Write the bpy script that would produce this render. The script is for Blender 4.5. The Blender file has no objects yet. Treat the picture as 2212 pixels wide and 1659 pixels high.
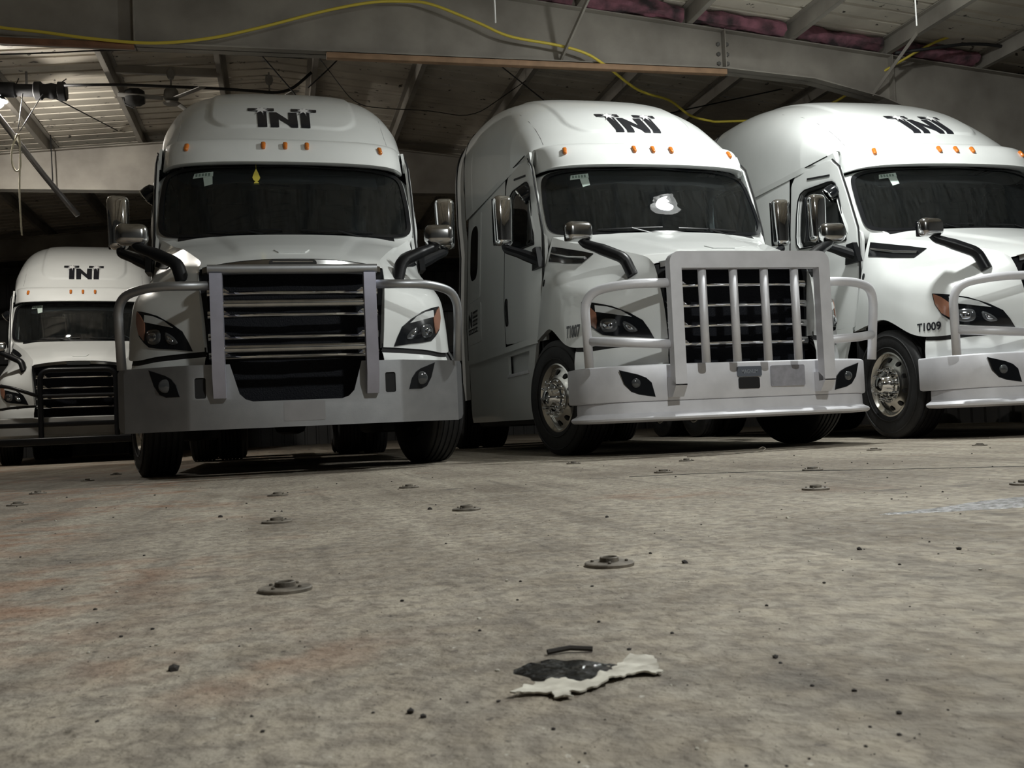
import bpy, bmesh, math, random
import numpy as np
from mathutils import Vector, Matrix, noise
from mathutils.bvhtree import BVHTree
from mathutils.geometry import tessellate_polygon
random.seed(7); np.random.seed(7)
SC = bpy.context.scene
COL = SC.collection
R = math.radians

# ------------------------------------------------------------------ camera, world, lights, exposure
YAW, PITCH, ROLL, CAMH = R(13.31), R(2.35), R(2.56), 0.289
def make_camera():
    cd = bpy.data.cameras.new('camera'); cam = bpy.data.objects.new('camera', cd); COL.objects.link(cam)
    cd.sensor_width = 36.0; cd.lens = 2135.0 / 2212.0 * 36.0; cd.clip_start = 0.05; cd.clip_end = 200; cd.dof.use_dof = True; cd.dof.focus_distance = 8.6; cd.dof.aperture_fstop = 16.0
    right = Vector((math.cos(YAW), -math.sin(YAW), 0))
    fwd = Vector((math.sin(YAW) * math.cos(PITCH), math.cos(YAW) * math.cos(PITCH), math.sin(PITCH)))
    up = right.cross(fwd)
    r2 = right * math.cos(ROLL) - up * math.sin(ROLL)
    u2 = up * math.cos(ROLL) + right * math.sin(ROLL)
    M = Matrix((r2, u2, -fwd)).transposed().to_4x4()
    M.translation = Vector((0, 0, CAMH))
    cam.matrix_world = M
    SC.camera = cam
make_camera()
W = bpy.data.worlds.new('world'); SC.world = W; W.use_nodes = True
W.node_tree.nodes['Background'].inputs[0].default_value = (0.75, 0.85, 1.0, 1)
W.node_tree.nodes['Background'].inputs[1].default_value = 0.018
SC.view_settings.view_transform = 'Standard'; SC.view_settings.look = 'None'
SC.view_settings.exposure = 0.0; SC.view_settings.gamma = 1.0
SC.view_settings.use_curve_mapping = False
SC.cycles.use_denoising = True
SC.cycles.max_bounces = 8; SC.cycles.transparent_max_bounces = 12
SC.cycles.sample_clamp_indirect = 6.0
# high bay lamps: x, y, z, watts, disc diameter
LAMPS = [(4.92, 7.38, 5.05, 690, 0.17), (3.0, 0.3, 5.1, 900, 0.17)]
BULB_E = 1700.0

# ------------------------------------------------------------------ materials
MATS = {}
def mat(name, base=(.8, .8, .8), rough=.5, metal=0.0, coat=0.0, spec=.5, var=0.0, vscale=4.0, dark=None, bump=0.0, bscale=30.0, emit=None, estr=0.0, detail=6.0, rvar=0.0):
    if name in MATS: return MATS[name]
    m = bpy.data.materials.new(name); m.use_nodes = True; nt = m.node_tree; b = nt.nodes['Principled BSDF']
    b.inputs['Base Color'].default_value = (*base, 1); b.inputs['Roughness'].default_value = rough
    b.inputs['Metallic'].default_value = metal; b.inputs['Coat Weight'].default_value = coat
    b.inputs['Coat Roughness'].default_value = .03
    b.inputs['Specular IOR Level'].default_value = spec
    tc = nt.nodes.new('ShaderNodeTexCoord')
    if var > 0:
        n = nt.nodes.new('ShaderNodeTexNoise'); n.inputs['Scale'].default_value = vscale; n.inputs['Detail'].default_value = detail
        nt.links.new(tc.outputs['Object'], n.inputs['Vector'])
        rp = nt.nodes.new('ShaderNodeValToRGB'); rp.color_ramp.elements[0].position = .35; rp.color_ramp.elements[1].position = .68
        d = dark or tuple(c * (1 - var) for c in base)
        rp.color_ramp.elements[0].color = (*d, 1); rp.color_ramp.elements[1].color = (*base, 1)
        nt.links.new(n.outputs['Fac'], rp.inputs['Fac']); nt.links.new(rp.outputs['Color'], b.inputs['Base Color'])
        if rvar:
            mr = nt.nodes.new('ShaderNodeMapRange'); mr.inputs['To Min'].default_value = rough + rvar; mr.inputs['To Max'].default_value = rough
            nt.links.new(n.outputs['Fac'], mr.inputs['Value']); nt.links.new(mr.outputs['Result'], b.inputs['Roughness'])
    if bump > 0:
        n2 = nt.nodes.new('ShaderNodeTexNoise'); n2.inputs['Scale'].default_value = bscale; n2.inputs['Detail'].default_value = 5
        nt.links.new(tc.outputs['Object'], n2.inputs['Vector'])
        bp = nt.nodes.new('ShaderNodeBump'); bp.inputs['Strength'].default_value = bump; bp.inputs['Distance'].default_value = .01
        nt.links.new(n2.outputs['Fac'], bp.inputs['Height']); nt.links.new(bp.outputs['Normal'], b.inputs['Normal'])
    if emit:
        b.inputs['Emission Color'].default_value = (*emit, 1); b.inputs['Emission Strength'].default_value = estr
    MATS[name] = m
    return m
WHITE = mat('white_paint', (.78, .80, .79), .32, coat=.6, var=.05, vscale=2.5)
WHITE_IN = mat('white_plastic', (.72, .74, .73), .45)
BLACK = mat('black_plastic', (.006, .0065, .008), .38, spec=.3)
BLACKG = mat('black_gloss', (.008, .009, .011), .12)
DECAL = mat('black_vinyl', (.012, .013, .018), .3)
SEAM = mat('seam_black', (.006, .006, .007), .7)
RUBBER = mat('tire_rubber', (.018, .018, .019), .68, var=.4, vscale=9, bump=.15, bscale=60)
CHROME = mat('chrome', (.86, .87, .88), .05, metal=1.0)
CHROMED = mat('dull_chrome', (.62, .62, .62), .16, metal=1.0, var=.2, vscale=12)
ALU = mat('brushed_aluminium', (.46, .47, .49), .36, metal=.9, var=.22, vscale=5, bump=.04, bscale=150, rvar=.15)
ALUL = mat('bright_aluminium', (.78, .78, .82), .5, metal=.25, var=.12, vscale=6, bump=.03, bscale=140)
POSTM = mat('satin_aluminium', (.50, .50, .60), .45, metal=.6, var=.12, vscale=8)
RIM = mat('polished_rim', (.70, .68, .64), .2, metal=1.0, var=.15, vscale=10)
AMBER = mat('amber_lens', (.60, .17, .02), .18, coat=.6, emit=(.9, .22, .02), estr=.0)
AMBERD = mat('amber_marker', (.30, .14, .09), .15, coat=.6)
LENS = mat('lamp_glass', (.07, .075, .08), .1, metal=.2, coat=.8)
BOWL = mat('lamp_reflector', (.45, .47, .50), .12, metal=1.0)
BROW = mat('lamp_brow', (.60, .62, .62), .25, coat=.5)
MESHM = mat('grille_mesh', (.006, .007, .011), .6, spec=.2, bump=.6, bscale=90)
STEEL = mat('beam_cream_paint', (.36, .335, .295), .6, var=.22, vscale=1.6, dark=(.23, .21, .185), bump=.03, bscale=40)
STEELD = mat('beam_dirty_edge', (.17, .165, .155), .7, var=.3, vscale=5)
ROOFM = None
DKSTEEL = mat('dark_steel', (.055, .055, .06), .6, var=.3, vscale=5)
CHASSIS = mat('chassis_black', (.010, .010, .011), .6)
RUST = mat('rusty_iron', (.25, .22, .18), .6, metal=.25, var=.6, vscale=25, bump=.2, bscale=90)
PINK = mat('pink_insulation', (.36, .15, .20), .95, var=.6, vscale=4.5, dark=(.055, .04, .045), bump=.9, bscale=14)
WOOD = mat('old_lumber', (.40, .25, .15), .7, var=.3, vscale=6)
WOODR = mat('rusty_board', (.27, .13, .07), .75, var=.35, vscale=5)
YELLOW = mat('yellow_cord', (.70, .56, .07), .45)
ROPE = mat('pale_rope', (.70, .66, .52), .8)
CABLE = mat('black_cable', (.012, .012, .013), .6)
GALV = mat('galvanised_pipe', (.30, .30, .31), .45, metal=.6, var=.2, vscale=8)
FANM = mat('fan_metal', (.30, .29, .27), .5, var=.2, vscale=10)
WALLM = mat('wall_steel', (.10, .10, .10), .7, var=.3, vscale=1.2)
INTER = mat('cab_interior', (.035, .04, .045), .8)
CURT = mat('cab_curtain', (.16, .17, .175), .9, var=.4, vscale=6)
SHADE = mat('sun_shade_dark', (.006, .008, .014), .5)
STICK = mat('sticker_green_white', (.52, .62, .57), .5)
FRESH = mat('yellow_card', (.62, .52, .06), .6)
STARM = mat('star_white', (.78, .78, .78), .4)
STARG = mat('star_grey', (.22, .22, .23), .5)
LAMPH = mat('lamp_housing', (.03, .03, .03), .5)
PLATEM = mat('maker_plate', (.16, .18, .22), .4, metal=.4)
SMUDGE = mat('worn_plate_mark', (.50, .50, .56), .48, metal=.55, var=.25, vscale=14)
BUMPG = mat('grey_bumper_plastic', (.36, .36, .35), .5, var=.1, vscale=4)
OIL = mat('oily_water', (.012, .012, .012), .07, bump=.35, bscale=55)
SCRAP = mat('torn_white_sheet', (.72, .69, .60), .6, var=.35, vscale=30, dark=(.42, .39, .33))
WETM = mat('wet_film_painted_glitter', (.60, .60, .61), .22, var=.8, vscale=42, dark=(.10, .095, .088), bump=1.0, bscale=80)  # pale flecks put the wet patch's glitter into the colour
GRIT = mat('grit_dark', (.035, .03, .027), .85)
CHIP = mat('pale_chip', (.55, .52, .45), .8)

def glass_mat(name, tint, haze, hz_scale):
    m = bpy.data.materials.new(name); m.use_nodes = True; nt = m.node_tree; nt.nodes.clear()
    out = nt.nodes.new('ShaderNodeOutputMaterial')
    tr = nt.nodes.new('ShaderNodeBsdfTransparent'); tr.inputs[0].default_value = (*tint, 1)
    gl = nt.nodes.new('ShaderNodeBsdfGlossy'); gl.inputs['Roughness'].default_value = .02
    df = nt.nodes.new('ShaderNodeBsdfDiffuse'); df.inputs[0].default_value = (.55, .62, .63, 1)
    fr = nt.nodes.new('ShaderNodeFresnel'); fr.inputs[0].default_value = 1.52
    tc = nt.nodes.new('ShaderNodeTexCoord'); mp = nt.nodes.new('ShaderNodeMapping'); mp.inputs['Scale'].default_value = (30, 3, 2.0)
    n = nt.nodes.new('ShaderNodeTexNoise'); n.inputs['Scale'].default_value = hz_scale; n.inputs['Detail'].default_value = 8
    nt.links.new(tc.outputs['Object'], mp.inputs[0]); nt.links.new(mp.outputs[0], n.inputs['Vector'])
    mr = nt.nodes.new('ShaderNodeMapRange'); mr.inputs['From Min'].default_value = .3; mr.inputs['From Max'].default_value = .75
    mr.inputs['To Min'].default_value = haze * .3; mr.inputs['To Max'].default_value = haze
    nt.links.new(n.outputs['Fac'], mr.inputs['Value'])
    m1 = nt.nodes.new('ShaderNodeMixShader'); m2 = nt.nodes.new('ShaderNodeMixShader')
    nt.links.new(mr.outputs[0], m1.inputs[0]); nt.links.new(tr.outputs[0], m1.inputs[1]); nt.links.new(df.outputs[0], m1.inputs[2])
    nt.links.new(fr.outputs[0], m2.inputs[0]); nt.links.new(m1.outputs[0], m2.inputs[1]); nt.links.new(gl.outputs[0], m2.inputs[2])
    nt.links.new(m2.outputs[0], out.inputs[0]); MATS[name] = m
    return m
GLASS = glass_mat('windshield_glass', (.45, .51, .52), .026, 2.0)
GLASSD = glass_mat('side_glass', (.22, .25, .26), .03, 2.0)

# ------------------------------------------------------------------ mesh helpers
class MB:
    def __init__(s): s.v = []; s.f = []; s.m = []
    def add(s, v, f, mi=0):
        o = len(s.v); s.v += [tuple(map(float, p)) for p in v]; s.f += [tuple(i + o for i in q) for q in f]; s.m += [mi] * len(f); return s
    def mirror(s):
        n = len(s.v); v = [(-x, y, z) for x, y, z in s.v]; f = [tuple(i + n for i in reversed(q)) for q in s.f]
        s.v += v; s.f += f; s.m += list(s.m); return s
    def flipx(s):
        s.v = [(-x, y, z) for x, y, z in s.v]; s.f = [tuple(reversed(q)) for q in s.f]; return s
    def move(s, dx, dy, dz): s.v = [(x + dx, y + dy, z + dz) for x, y, z in s.v]; return s
    def xf(s, M): s.v = [tuple(M @ Vector(p)) for p in s.v]; return s
    def mesh(s, name, mats, ang=35, smooth=True):
        me = bpy.data.meshes.new(name); me.from_pydata(s.v, [], s.f)
        if not isinstance(mats, (list, tuple)): mats = [mats]
        for m in mats: me.materials.append(m)
        if len(mats) > 1: me.polygons.foreach_set('material_index', s.m)
        if smooth:
            me.polygons.foreach_set('use_smooth', [True] * len(me.polygons))
            if ang: me.set_sharp_from_angle(angle=R(ang))
        me.update(); return me
def link(name, me, parent=None):
    o = bpy.data.objects.new(name, me); COL.objects.link(o)
    if parent is not None: o.parent = parent
    return o
def tag(o, label=None, cat=None, group=None, kind=None):
    if label: o['label'] = label
    if cat: o['category'] = cat
    if group: o['group'] = group
    if kind: o['kind'] = kind
    return o
def empty(name, loc=(0, 0, 0), rz=0):
    o = bpy.data.objects.new(name, None); COL.objects.link(o); o.location = loc; o.rotation_euler = (0, 0, rz); o.empty_display_size = .2
    return o
CACHE = {}
def part(name, key, parent, build, mats, ang=35, smooth=True):
    """one object; the mesh is built once per key and shared"""
    if key not in CACHE: CACHE[key] = build().mesh(key, mats, ang, smooth)
    return link(name, CACHE[key], parent)

def box(cx, cy, cz, sx, sy, sz, bev=0.0, seg=2):
    bm = bmesh.new(); bmesh.ops.create_cube(bm, size=1.0)
    bmesh.ops.scale(bm, vec=(sx, sy, sz), verts=bm.verts)
    if bev > 0: bmesh.ops.bevel(bm, geom=bm.edges[:], offset=bev, segments=seg, profile=.5, affect='EDGES')
    bmesh.ops.translate(bm, vec=(cx, cy, cz), verts=bm.verts)
    bm.verts.index_update(); v = [tuple(p.co) for p in bm.verts]; f = [tuple(q.index for q in g.verts) for g in bm.faces]; bm.free()
    return v, f
def fillet(pts, r, n=5):
    P = [Vector(p) for p in pts]; out = [P[0]]
    for i in range(1, len(P) - 1):
        a = (P[i - 1] - P[i]); b = (P[i + 1] - P[i]); la, lb = a.length, b.length; a.normalize(); b.normalize()
        d = min(r, la * .48, lb * .48); p0 = P[i] + a * d; p1 = P[i] + b * d
        for k in range(n + 1):
            t = k / n; out.append(p0.lerp(P[i], t).lerp(P[i].lerp(p1, t), t))
    out.append(P[-1]); return out
def tube(path, r, n=10, sq=1.0):
    """round tube along path; r number or list; sq flattens along the second axis"""
    P = [Vector(p) for p in path]; m = len(P); rr = r if isinstance(r, (list, tuple)) else [r] * m
    v = []; f = []
    t0 = (P[1] - P[0]).normalized(); ref = Vector((0, 0, 1)) if abs(t0.z) < .9 else Vector((0, 1, 0))
    a = t0.cross(ref).normalized()
    for i in range(m):
        t = (P[min(i + 1, m - 1)] - P[max(i - 1, 0)]).normalized()
        a = (a - t * a.dot(t)).normalized(); b = t.cross(a)
        for k in range(n):
            w = 2 * math.pi * k / n
            v.append(P[i] + a * math.cos(w) * rr[i] + b * math.sin(w) * rr[i] * sq)
    for i in range(m - 1):
        for k in range(n):
            k2 = (k + 1) % n
            f.append((i * n + k, i * n + k2, (i + 1) * n + k2, (i + 1) * n + k))
    f.append(tuple(reversed(range(n)))); f.append(tuple(range((m - 1) * n, m * n)))
    return v, f
def lathe(prof, n=32, axis='x'):
    """profile of (radius, height) turned about an axis"""
    v = []; f = []
    for r, h in prof:
        for k in range(n):
            w = 2 * math.pi * k / n; c, s = math.cos(w) * r, math.sin(w) * r
            v.append((h, c, s) if axis == 'x' else ((c, s, h) if axis == 'z' else (s, h, c)))
    m = len(prof)
    for i in range(m - 1):
        for k in range(n):
            k2 = (k + 1) % n; f.append((i * n + k, (i + 1) * n + k, (i + 1) * n + k2, i * n + k2))
    return v, f
def prism(poly, t0, t1, mp):
    """2D polygon extruded between t0 and t1; mp(a,b,t)->xyz"""
    n = len(poly); v = [mp(a, b, t0) for a, b in poly] + [mp(a, b, t1) for a, b in poly]
    f = [(i, (i + 1) % n, n + (i + 1) % n, n + i) for i in range(n)]
    for q in tessellate_polygon([[Vector((a, b, 0)) for a, b in poly]]):
        f.append(tuple(q)); f.append(tuple(n + i for i in reversed(q)))
    bm = bmesh.new(); vs = [bm.verts.new(p) for p in v]
    for q in f:
        try: bm.faces.new([vs[i] for i in q])
        except ValueError: pass
    bmesh.ops.recalc_face_normals(bm, faces=bm.faces)
    bmesh.ops.dissolve_limit(bm, angle_limit=.02, verts=bm.verts, edges=bm.edges)
    bm.verts.index_update(); o = [tuple(p.co) for p in bm.verts], [tuple(q.index for q in g.verts) for g in bm.faces]; bm.free()
    return o
def plate(outer, holes, cuts, mp, thick):
    """flat sheet (a,b) with holes, cut along the lists cuts=(as, bs), thickened, then mapped by mp(a,b,d)"""
    loops = [[Vector((a, b, 0)) for a, b in outer]] + [[Vector((a, b, 0)) for a, b in h] for h in holes]
    pts = [p for l in loops for p in l]
    bm = bmesh.new(); vs = [bm.verts.new(p) for p in pts]
    for t in tessellate_polygon(loops):
        try: bm.faces.new([vs[i] for i in t])
        except ValueError: pass
    bmesh.ops.remove_doubles(bm, verts=bm.verts, dist=1e-5)
    for c in cuts[0]: bmesh.ops.bisect_plane(bm, geom=bm.verts[:] + bm.edges[:] + bm.faces[:], plane_co=(c, 0, 0), plane_no=(1, 0, 0))
    for c in cuts[1]: bmesh.ops.bisect_plane(bm, geom=bm.verts[:] + bm.edges[:] + bm.faces[:], plane_co=(0, c, 0), plane_no=(0, 1, 0))
    if thick:
        r = bmesh.ops.extrude_face_region(bm, geom=bm.faces[:])
        for e in r['geom']:
            if isinstance(e, bmesh.types.BMVert): e.co.z += thick
    bm.verts.index_update()
    co = [mp(*p.co) for p in bm.verts]
    for p, c in zip(bm.verts, co): p.co = c
    bmesh.ops.recalc_face_normals(bm, faces=bm.faces)
    o = [tuple(p.co) for p in bm.verts], [tuple(q.index for q in g.verts) for g in bm.faces]; bm.free()
    return o
def arange(a, b, s): return [a + s * i for i in range(int(round((b - a) / s)) + 1)]
def crw(n, u):
    """Catmull-Rom weights (k,n) for u in [0,1]"""
    u = np.clip(np.asarray(u, float), 0, 1) * (n - 1); i = np.minimum(u.astype(int), n - 2); t = u - i
    w = np.stack([-.5 * t + t * t - .5 * t ** 3, 1 - 2.5 * t * t + 1.5 * t ** 3, .5 * t + 2 * t * t - 1.5 * t ** 3, -.5 * t * t + .5 * t ** 3], 1)
    Wm = np.zeros((len(u), n)); r = np.arange(len(u))
    for k in range(4):
        j = i + k - 1; lo = j < 0; hi = j > n - 1; ok = ~(lo | hi)
        np.add.at(Wm, (r[ok], j[ok]), w[ok, k])
        np.add.at(Wm, (r[lo], np.zeros(lo.sum(), int)), 2 * w[lo, k]); np.add.at(Wm, (r[lo], np.ones(lo.sum(), int)), -w[lo, k])
        np.add.at(Wm, (r[hi], np.full(hi.sum(), n - 1)), 2 * w[hi, k]); np.add.at(Wm, (r[hi], np.full(hi.sum(), n - 2)), -w[hi, k])
    return Wm
def curve(P, n):
    P = np.asarray(P, float); return crw(len(P), np.linspace(0, 1, n)) @ P
class Surf:
    """smooth surface through a control grid, or given by a function of (u,v) arrays"""
    def __init__(s, grid=None, fn=None, out=(0, 1.5, 1.2)):
        s.g = None if grid is None else np.asarray(grid, float); s.fn = fn; s.c = np.asarray(out, float)
    def at(s, u, v):
        u = np.atleast_1d(np.asarray(u, float)); v = np.atleast_1d(np.asarray(v, float))
        if s.fn: return s.fn(u, v)
        return np.einsum('ai,aj,ijk->ak', crw(s.g.shape[0], u), crw(s.g.shape[1], v), s.g)
    def nrm(s, u, v):
        e = 2e-3; u = np.atleast_1d(np.asarray(u, float)); v = np.atleast_1d(np.asarray(v, float))
        a = s.at(u + e, v) - s.at(u - e, v); b = s.at(u, v + e) - s.at(u, v - e)
        if s.fn is None:
            uc = np.clip(u, e, 1 - e); vc = np.clip(v, e, 1 - e); a = s.at(uc + e, vc) - s.at(uc - e, vc); b = s.at(uc, vc + e) - s.at(uc, vc - e)
        n = np.cross(a, b); n /= np.linalg.norm(n, axis=1)[:, None] + 1e-12
        sg = np.sign(np.einsum('ij,ij->i', n, s.at(u, v) - s.c)); return n * np.where(sg == 0, 1, sg)[:, None]
    def mesh(s, us, vs, off=0.0):
        U, V = np.meshgrid(us, vs, indexing='ij'); u = U.ravel(); v = V.ravel(); p = s.at(u, v)
        if off: p = p + s.nrm(u, v) * off
        n, m = len(us), len(vs)
        f = [(i * m + j, i * m + j + 1, (i + 1) * m + j + 1, (i + 1) * m + j) for i in range(n - 1) for j in range(m - 1)]
        return s.orient(p, f)
    def orient(s, p, f):
        q = f[len(f) // 2]; a, b, c = p[q[0]], p[q[1]], p[q[2]]; n = np.cross(b - a, c - a)
        if np.dot(n, a - s.c) < 0: f = [tuple(reversed(k)) for k in f]
        return [tuple(k) for k in p], f
    def closest(s, pts, nu=90, nv=60, lo=(0, 0), hi=(1, 1)):
        us = np.linspace(lo[0], hi[0], nu); vs = np.linspace(lo[1], hi[1], nv); U, V = np.meshgrid(us, vs, indexing='ij')
        G = s.at(U.ravel(), V.ravel()); out = []
        for p in pts:
            d = ((G - np.asarray(p)) ** 2).sum(1); k = d.argmin(); u, v = U.ravel()[k], V.ravel()[k]; st = 1.0 / nu
            for _ in range(6):
                uu, vv = np.meshgrid(np.linspace(u - st, u + st, 7), np.linspace(v - st, v + st, 7), indexing='ij')
                g = s.at(uu.ravel(), vv.ravel()); k = ((g - np.asarray(p)) ** 2).sum(1).argmin(); u, v = uu.ravel()[k], vv.ravel()[k]; st *= .4
            out.append((u, v))
        return np.array(out)
    def patch(s, uv, off=.006, rings=5, dome=0.0, base=-.003, wall=True):
        """raised patch with closed outline uv (N,2)"""
        uv = np.asarray(uv, float); c = uv.mean(0); N = len(uv); sc = list(np.linspace(1, 0, rings + 1))[:-1]
        P = []
        if wall: q = uv; P.append(s.at(q[:, 0], q[:, 1]) + s.nrm(q[:, 0], q[:, 1]) * base)
        for k in sc:
            q = c + (uv - c) * k; P.append(s.at(q[:, 0], q[:, 1]) + s.nrm(q[:, 0], q[:, 1]) * (off + dome * (1 - k * k)))
        P = np.concatenate(P + [s.at(c[:1], c[1:]) + s.nrm(c[:1], c[1:]) * (off + dome)])
        L = len(sc) + (1 if wall else 0); f = []
        for i in range(L - 1):
            for k in range(N): k2 = (k + 1) % N; f.append((i * N + k, i * N + k2, (i + 1) * N + k2, (i + 1) * N + k))
        f += [((L - 1) * N + k, (L - 1) * N + (k + 1) % N, L * N) for k in range(N)]
        return s.orient(P, f)
def smooth_loop(pts, n=40):
    """closed polygon resampled along its edges (corners kept)"""
    P = np.asarray(pts, float); Q = np.vstack([P, P[:1]]); d = np.r_[0, np.cumsum(np.linalg.norm(np.diff(Q, axis=0), axis=1))]
    t = np.sort(np.r_[np.linspace(0, d[-1], n, endpoint=False), d[:-1]]); t = t[np.r_[True, np.diff(t) > 1e-6]]
    return np.stack([np.interp(t, d, Q[:, k]) for k in range(Q.shape[1])], 1)
def rrect(a0, b0, a1, b1, r, n=4):
    o = []
    for cx, cy, w in ((a1 - r, b1 - r, 0), (a0 + r, b1 - r, 90), (a0 + r, b0 + r, 180), (a1 - r, b0 + r, 270)):
        for k in range(n + 1):
            t = R(w + 90 * k / n); o.append((cx + r * math.cos(t), cy + r * math.sin(t)))
    return o
def bvh_of(*parts):
    v = []; f = []
    for a, b in parts: o = len(v); v += list(a); f += [tuple(i + o for i in q) for q in b]
    return BVHTree.FromPolygons([Vector(p) for p in v], f)
def decal(poly, holes, bvh, to_ray, off, step=.03):
    """flat lettering polygon laid onto a surface; to_ray(a,b)->(origin,direction)"""
    A = [p[0] for p in poly]; B = [p[1] for p in poly]
    def mp(a, b, d):
        o, dr = to_ray(a, b); h = bvh.ray_cast(Vector(o), Vector(dr))
        if h[0] is None: return tuple(Vector(o) + Vector(dr) * 5)
        n = h[1] if h[1].dot(Vector(dr)) < 0 else -h[1]
        return tuple(h[0] + n * off)
    return plate(poly, holes, (arange(min(A), max(A), step), arange(min(B), max(B), step)), mp, 0)

# ------------------------------------------------------------------ truck surfaces (local: x right seen from the front, y back, z up)
ROOF_Y = np.array([.62, .85, 1.15, 1.45, 1.8, 2.2, 2.6, 3.0, 3.4, 3.8]); ROOF_Z = np.array([2.97, 3.16, 3.385, 3.57, 3.745, 3.90, 4.01, 4.085, 4.12, 4.13])
def roof_fn(s, t):
    wy = crw(10, s); y0 = wy @ ROOF_Y; z0 = wy @ ROOF_Z
    n = 3.0 + 1.8 * s; Wd = 1.085 + .06 * np.minimum(1, s / .3) + .02 * s; zb = 2.935
    th = np.abs(t) * math.pi / 2
    x = Wd * np.sin(th) ** (2 / n) * np.sign(t); z = zb + (z0 - zb) * np.cos(th) ** (2 / n)
    y = y0 + .34 * (1 - s) ** 2 * np.abs(x / Wd) ** 2.4
    # raised centre panel: soft step around |x| < .71, z above a line
    d = np.hypot(np.maximum(np.abs(x) - .46, 0), np.maximum(3.355 - z, 0)) / .235
    k = np.clip((1.0 - d) / .16, 0, 1); k = k * k * (3 - 2 * k) * np.clip((3.6 - y) / .8, 0, 1)
    return np.stack([x, y - .012 * k, z + .012 * k], 1)
ROOF = Surf(fn=roof_fn, out=(0, 2.4, 2.6))
VIS_P = np.array([(0, 0), (.35, .012), (.65, .05), (.86, .115), (.98, .2), (1.05, .32), (1.08, .44), (1.07, .60)])
VIS_S = np.array([(.555, 2.715), (.47, 2.70), (.40, 2.700), (.405, 2.72), (.455, 2.82), (.53, 2.915), (.60, 2.962), (.70, 2.985)])  # (y, z) rows
def visor_fn(u, v):
    s = np.abs(u); p = crw(8, s) @ VIS_P; q = crw(8, v) @ VIS_S
    k = np.clip((s - .72) / .28, 0, 1)
    y = q[:, 0] * (1 - k) + (.40 + .0 * q[:, 0]) * k + p[:, 1]
    x = p[:, 0] - np.clip(q[:, 0] - .40, 0, 1) * .55 * k
    z = q[:, 1] + np.clip((s - .82) / .18, 0, 1) ** 2 * np.clip(.45 - v, 0, .45) * .45
    return np.stack([x * np.sign(u), y, z], 1)
VISOR = Surf(fn=visor_fn, out=(0, 2.0, 2.75))
def ws_fn(u, v):
    a = np.abs(u)
    xb = 1.072 * u; xt = 1.03 * u; yb = .215 + .22 * a ** 2.4; yt = .55 + .20 * a ** 2.4
    zb = 2.012 + .012 * a ** 2; zt = 2.705 - .03 * a ** 2
    x = xb + (xt - xb) * v + .02 * np.sign(u) * a ** 4 * np.sin(np.clip(v, 0, 1) * math.pi)
    return np.stack([x, yb + (yt - yb) * v - .004 * 4 * v * (1 - v), zb + (zt - zb) * v], 1)
WS = Surf(fn=ws_fn, out=(0, 2.0, 2.3))
def side_x(y, z):
    x = np.interp(z, [1.0, 1.5, 2.0, 2.5, 2.95], [1.205, 1.21, 1.185, 1.155, 1.125])
    return x - .05 * np.clip((.95 - y) / .45, 0, 1) ** 2 - .012 * np.clip((y - 2.4) / 1.5, 0, 1)
SIDE = Surf(fn=lambda u, v: np.stack([side_x(u, v), u, v], 1), out=(0, 2, 2))   # u=y, v=z
HS = np.array([  # hood side control grid: columns from the grille edge back to the door, rows crease -> lower edge
 [(.665, -1.00, 1.515), (.668, -1.07, 1.40), (.655, -1.125, 1.20), (.645, -1.14, 1.04), (.635, -1.135, .905)],
 [(.665, -.84, 1.600), (.755, -.92, 1.44), (.800, -1.00, 1.23), (.805, -1.01, 1.05), (.80, -1.0, .905)],
 [(.725, -.58, 1.685), (.865, -.67, 1.50), (.965, -.81, 1.285), (1.0, -.84, 1.07), (1.0, -.835, .90)],
 [(.790, -.32, 1.765), (.955, -.41, 1.56), (1.110, -.60, 1.335), (1.155, -.63, 1.10), (1.165, -.63, .89)],
 [(.865, -.05, 1.845), (1.010, -.13, 1.625), (1.185, -.32, 1.400), (1.230, -.37, 1.19), (1.245, -.42, .93)],
 [(.935, .15, 1.895), (1.055, .10, 1.690), (1.195, -.02, 1.480), (1.240, -.05, 1.30), (1.258, -.04, 1.10)],
 [(1.00, .32, 1.955), (1.090, .28, 1.745), (1.180, .25, 1.530), (1.228, .25, 1.33), (1.245, .26, 1.085)],
 [(1.062, .43, 2.005), (1.130, .44, 1.770), (1.175, .46, 1.540), (1.205, .48, 1.31), (1.225, .53, 1.05)]])
HSIDE = Surf(grid=HS, out=(0, 0, 1.2))
CREASE = HS[:, 0]
def hood_fn(u, v):   # u -1..1 across, v 0 nose -> 1 cowl
    c = crw(8, v) @ CREASE
    zc = crw(6, v) @ np.array([1.565, 1.665, 1.765, 1.86, 1.945, 2.000]); yc = crw(6, v) @ np.array([-1.13, -.86, -.55, -.25, .02, .175])
    a = np.abs(u); k = a ** 2.6
    x = c[:, 0] * u; y = yc + (c[:, 1] - yc) * a ** 2.2; z = zc + (c[:, 2] - zc) * k
    # soft central bulge edge
    b = np.clip((.62 - a) / .10, 0, 1); b = b * b * (3 - 2 * b) * np.clip((v - .12) / .25, 0, 1) * np.clip((1 - v) / .1, 0, 1)
    return np.stack([x, y, z + .018 * b], 1)
HOOD = Surf(fn=hood_fn, out=(0, 0, .5))

def uvloop(surf, pts, n=36, **k):
    return surf.closest(smooth_loop(pts, n), **k)
_S = {}
def outline(key, surf, pts, n=36, **k):
    if key not in _S: _S[key] = uvloop(surf, pts, n, **k)
    return _S[key]

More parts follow.
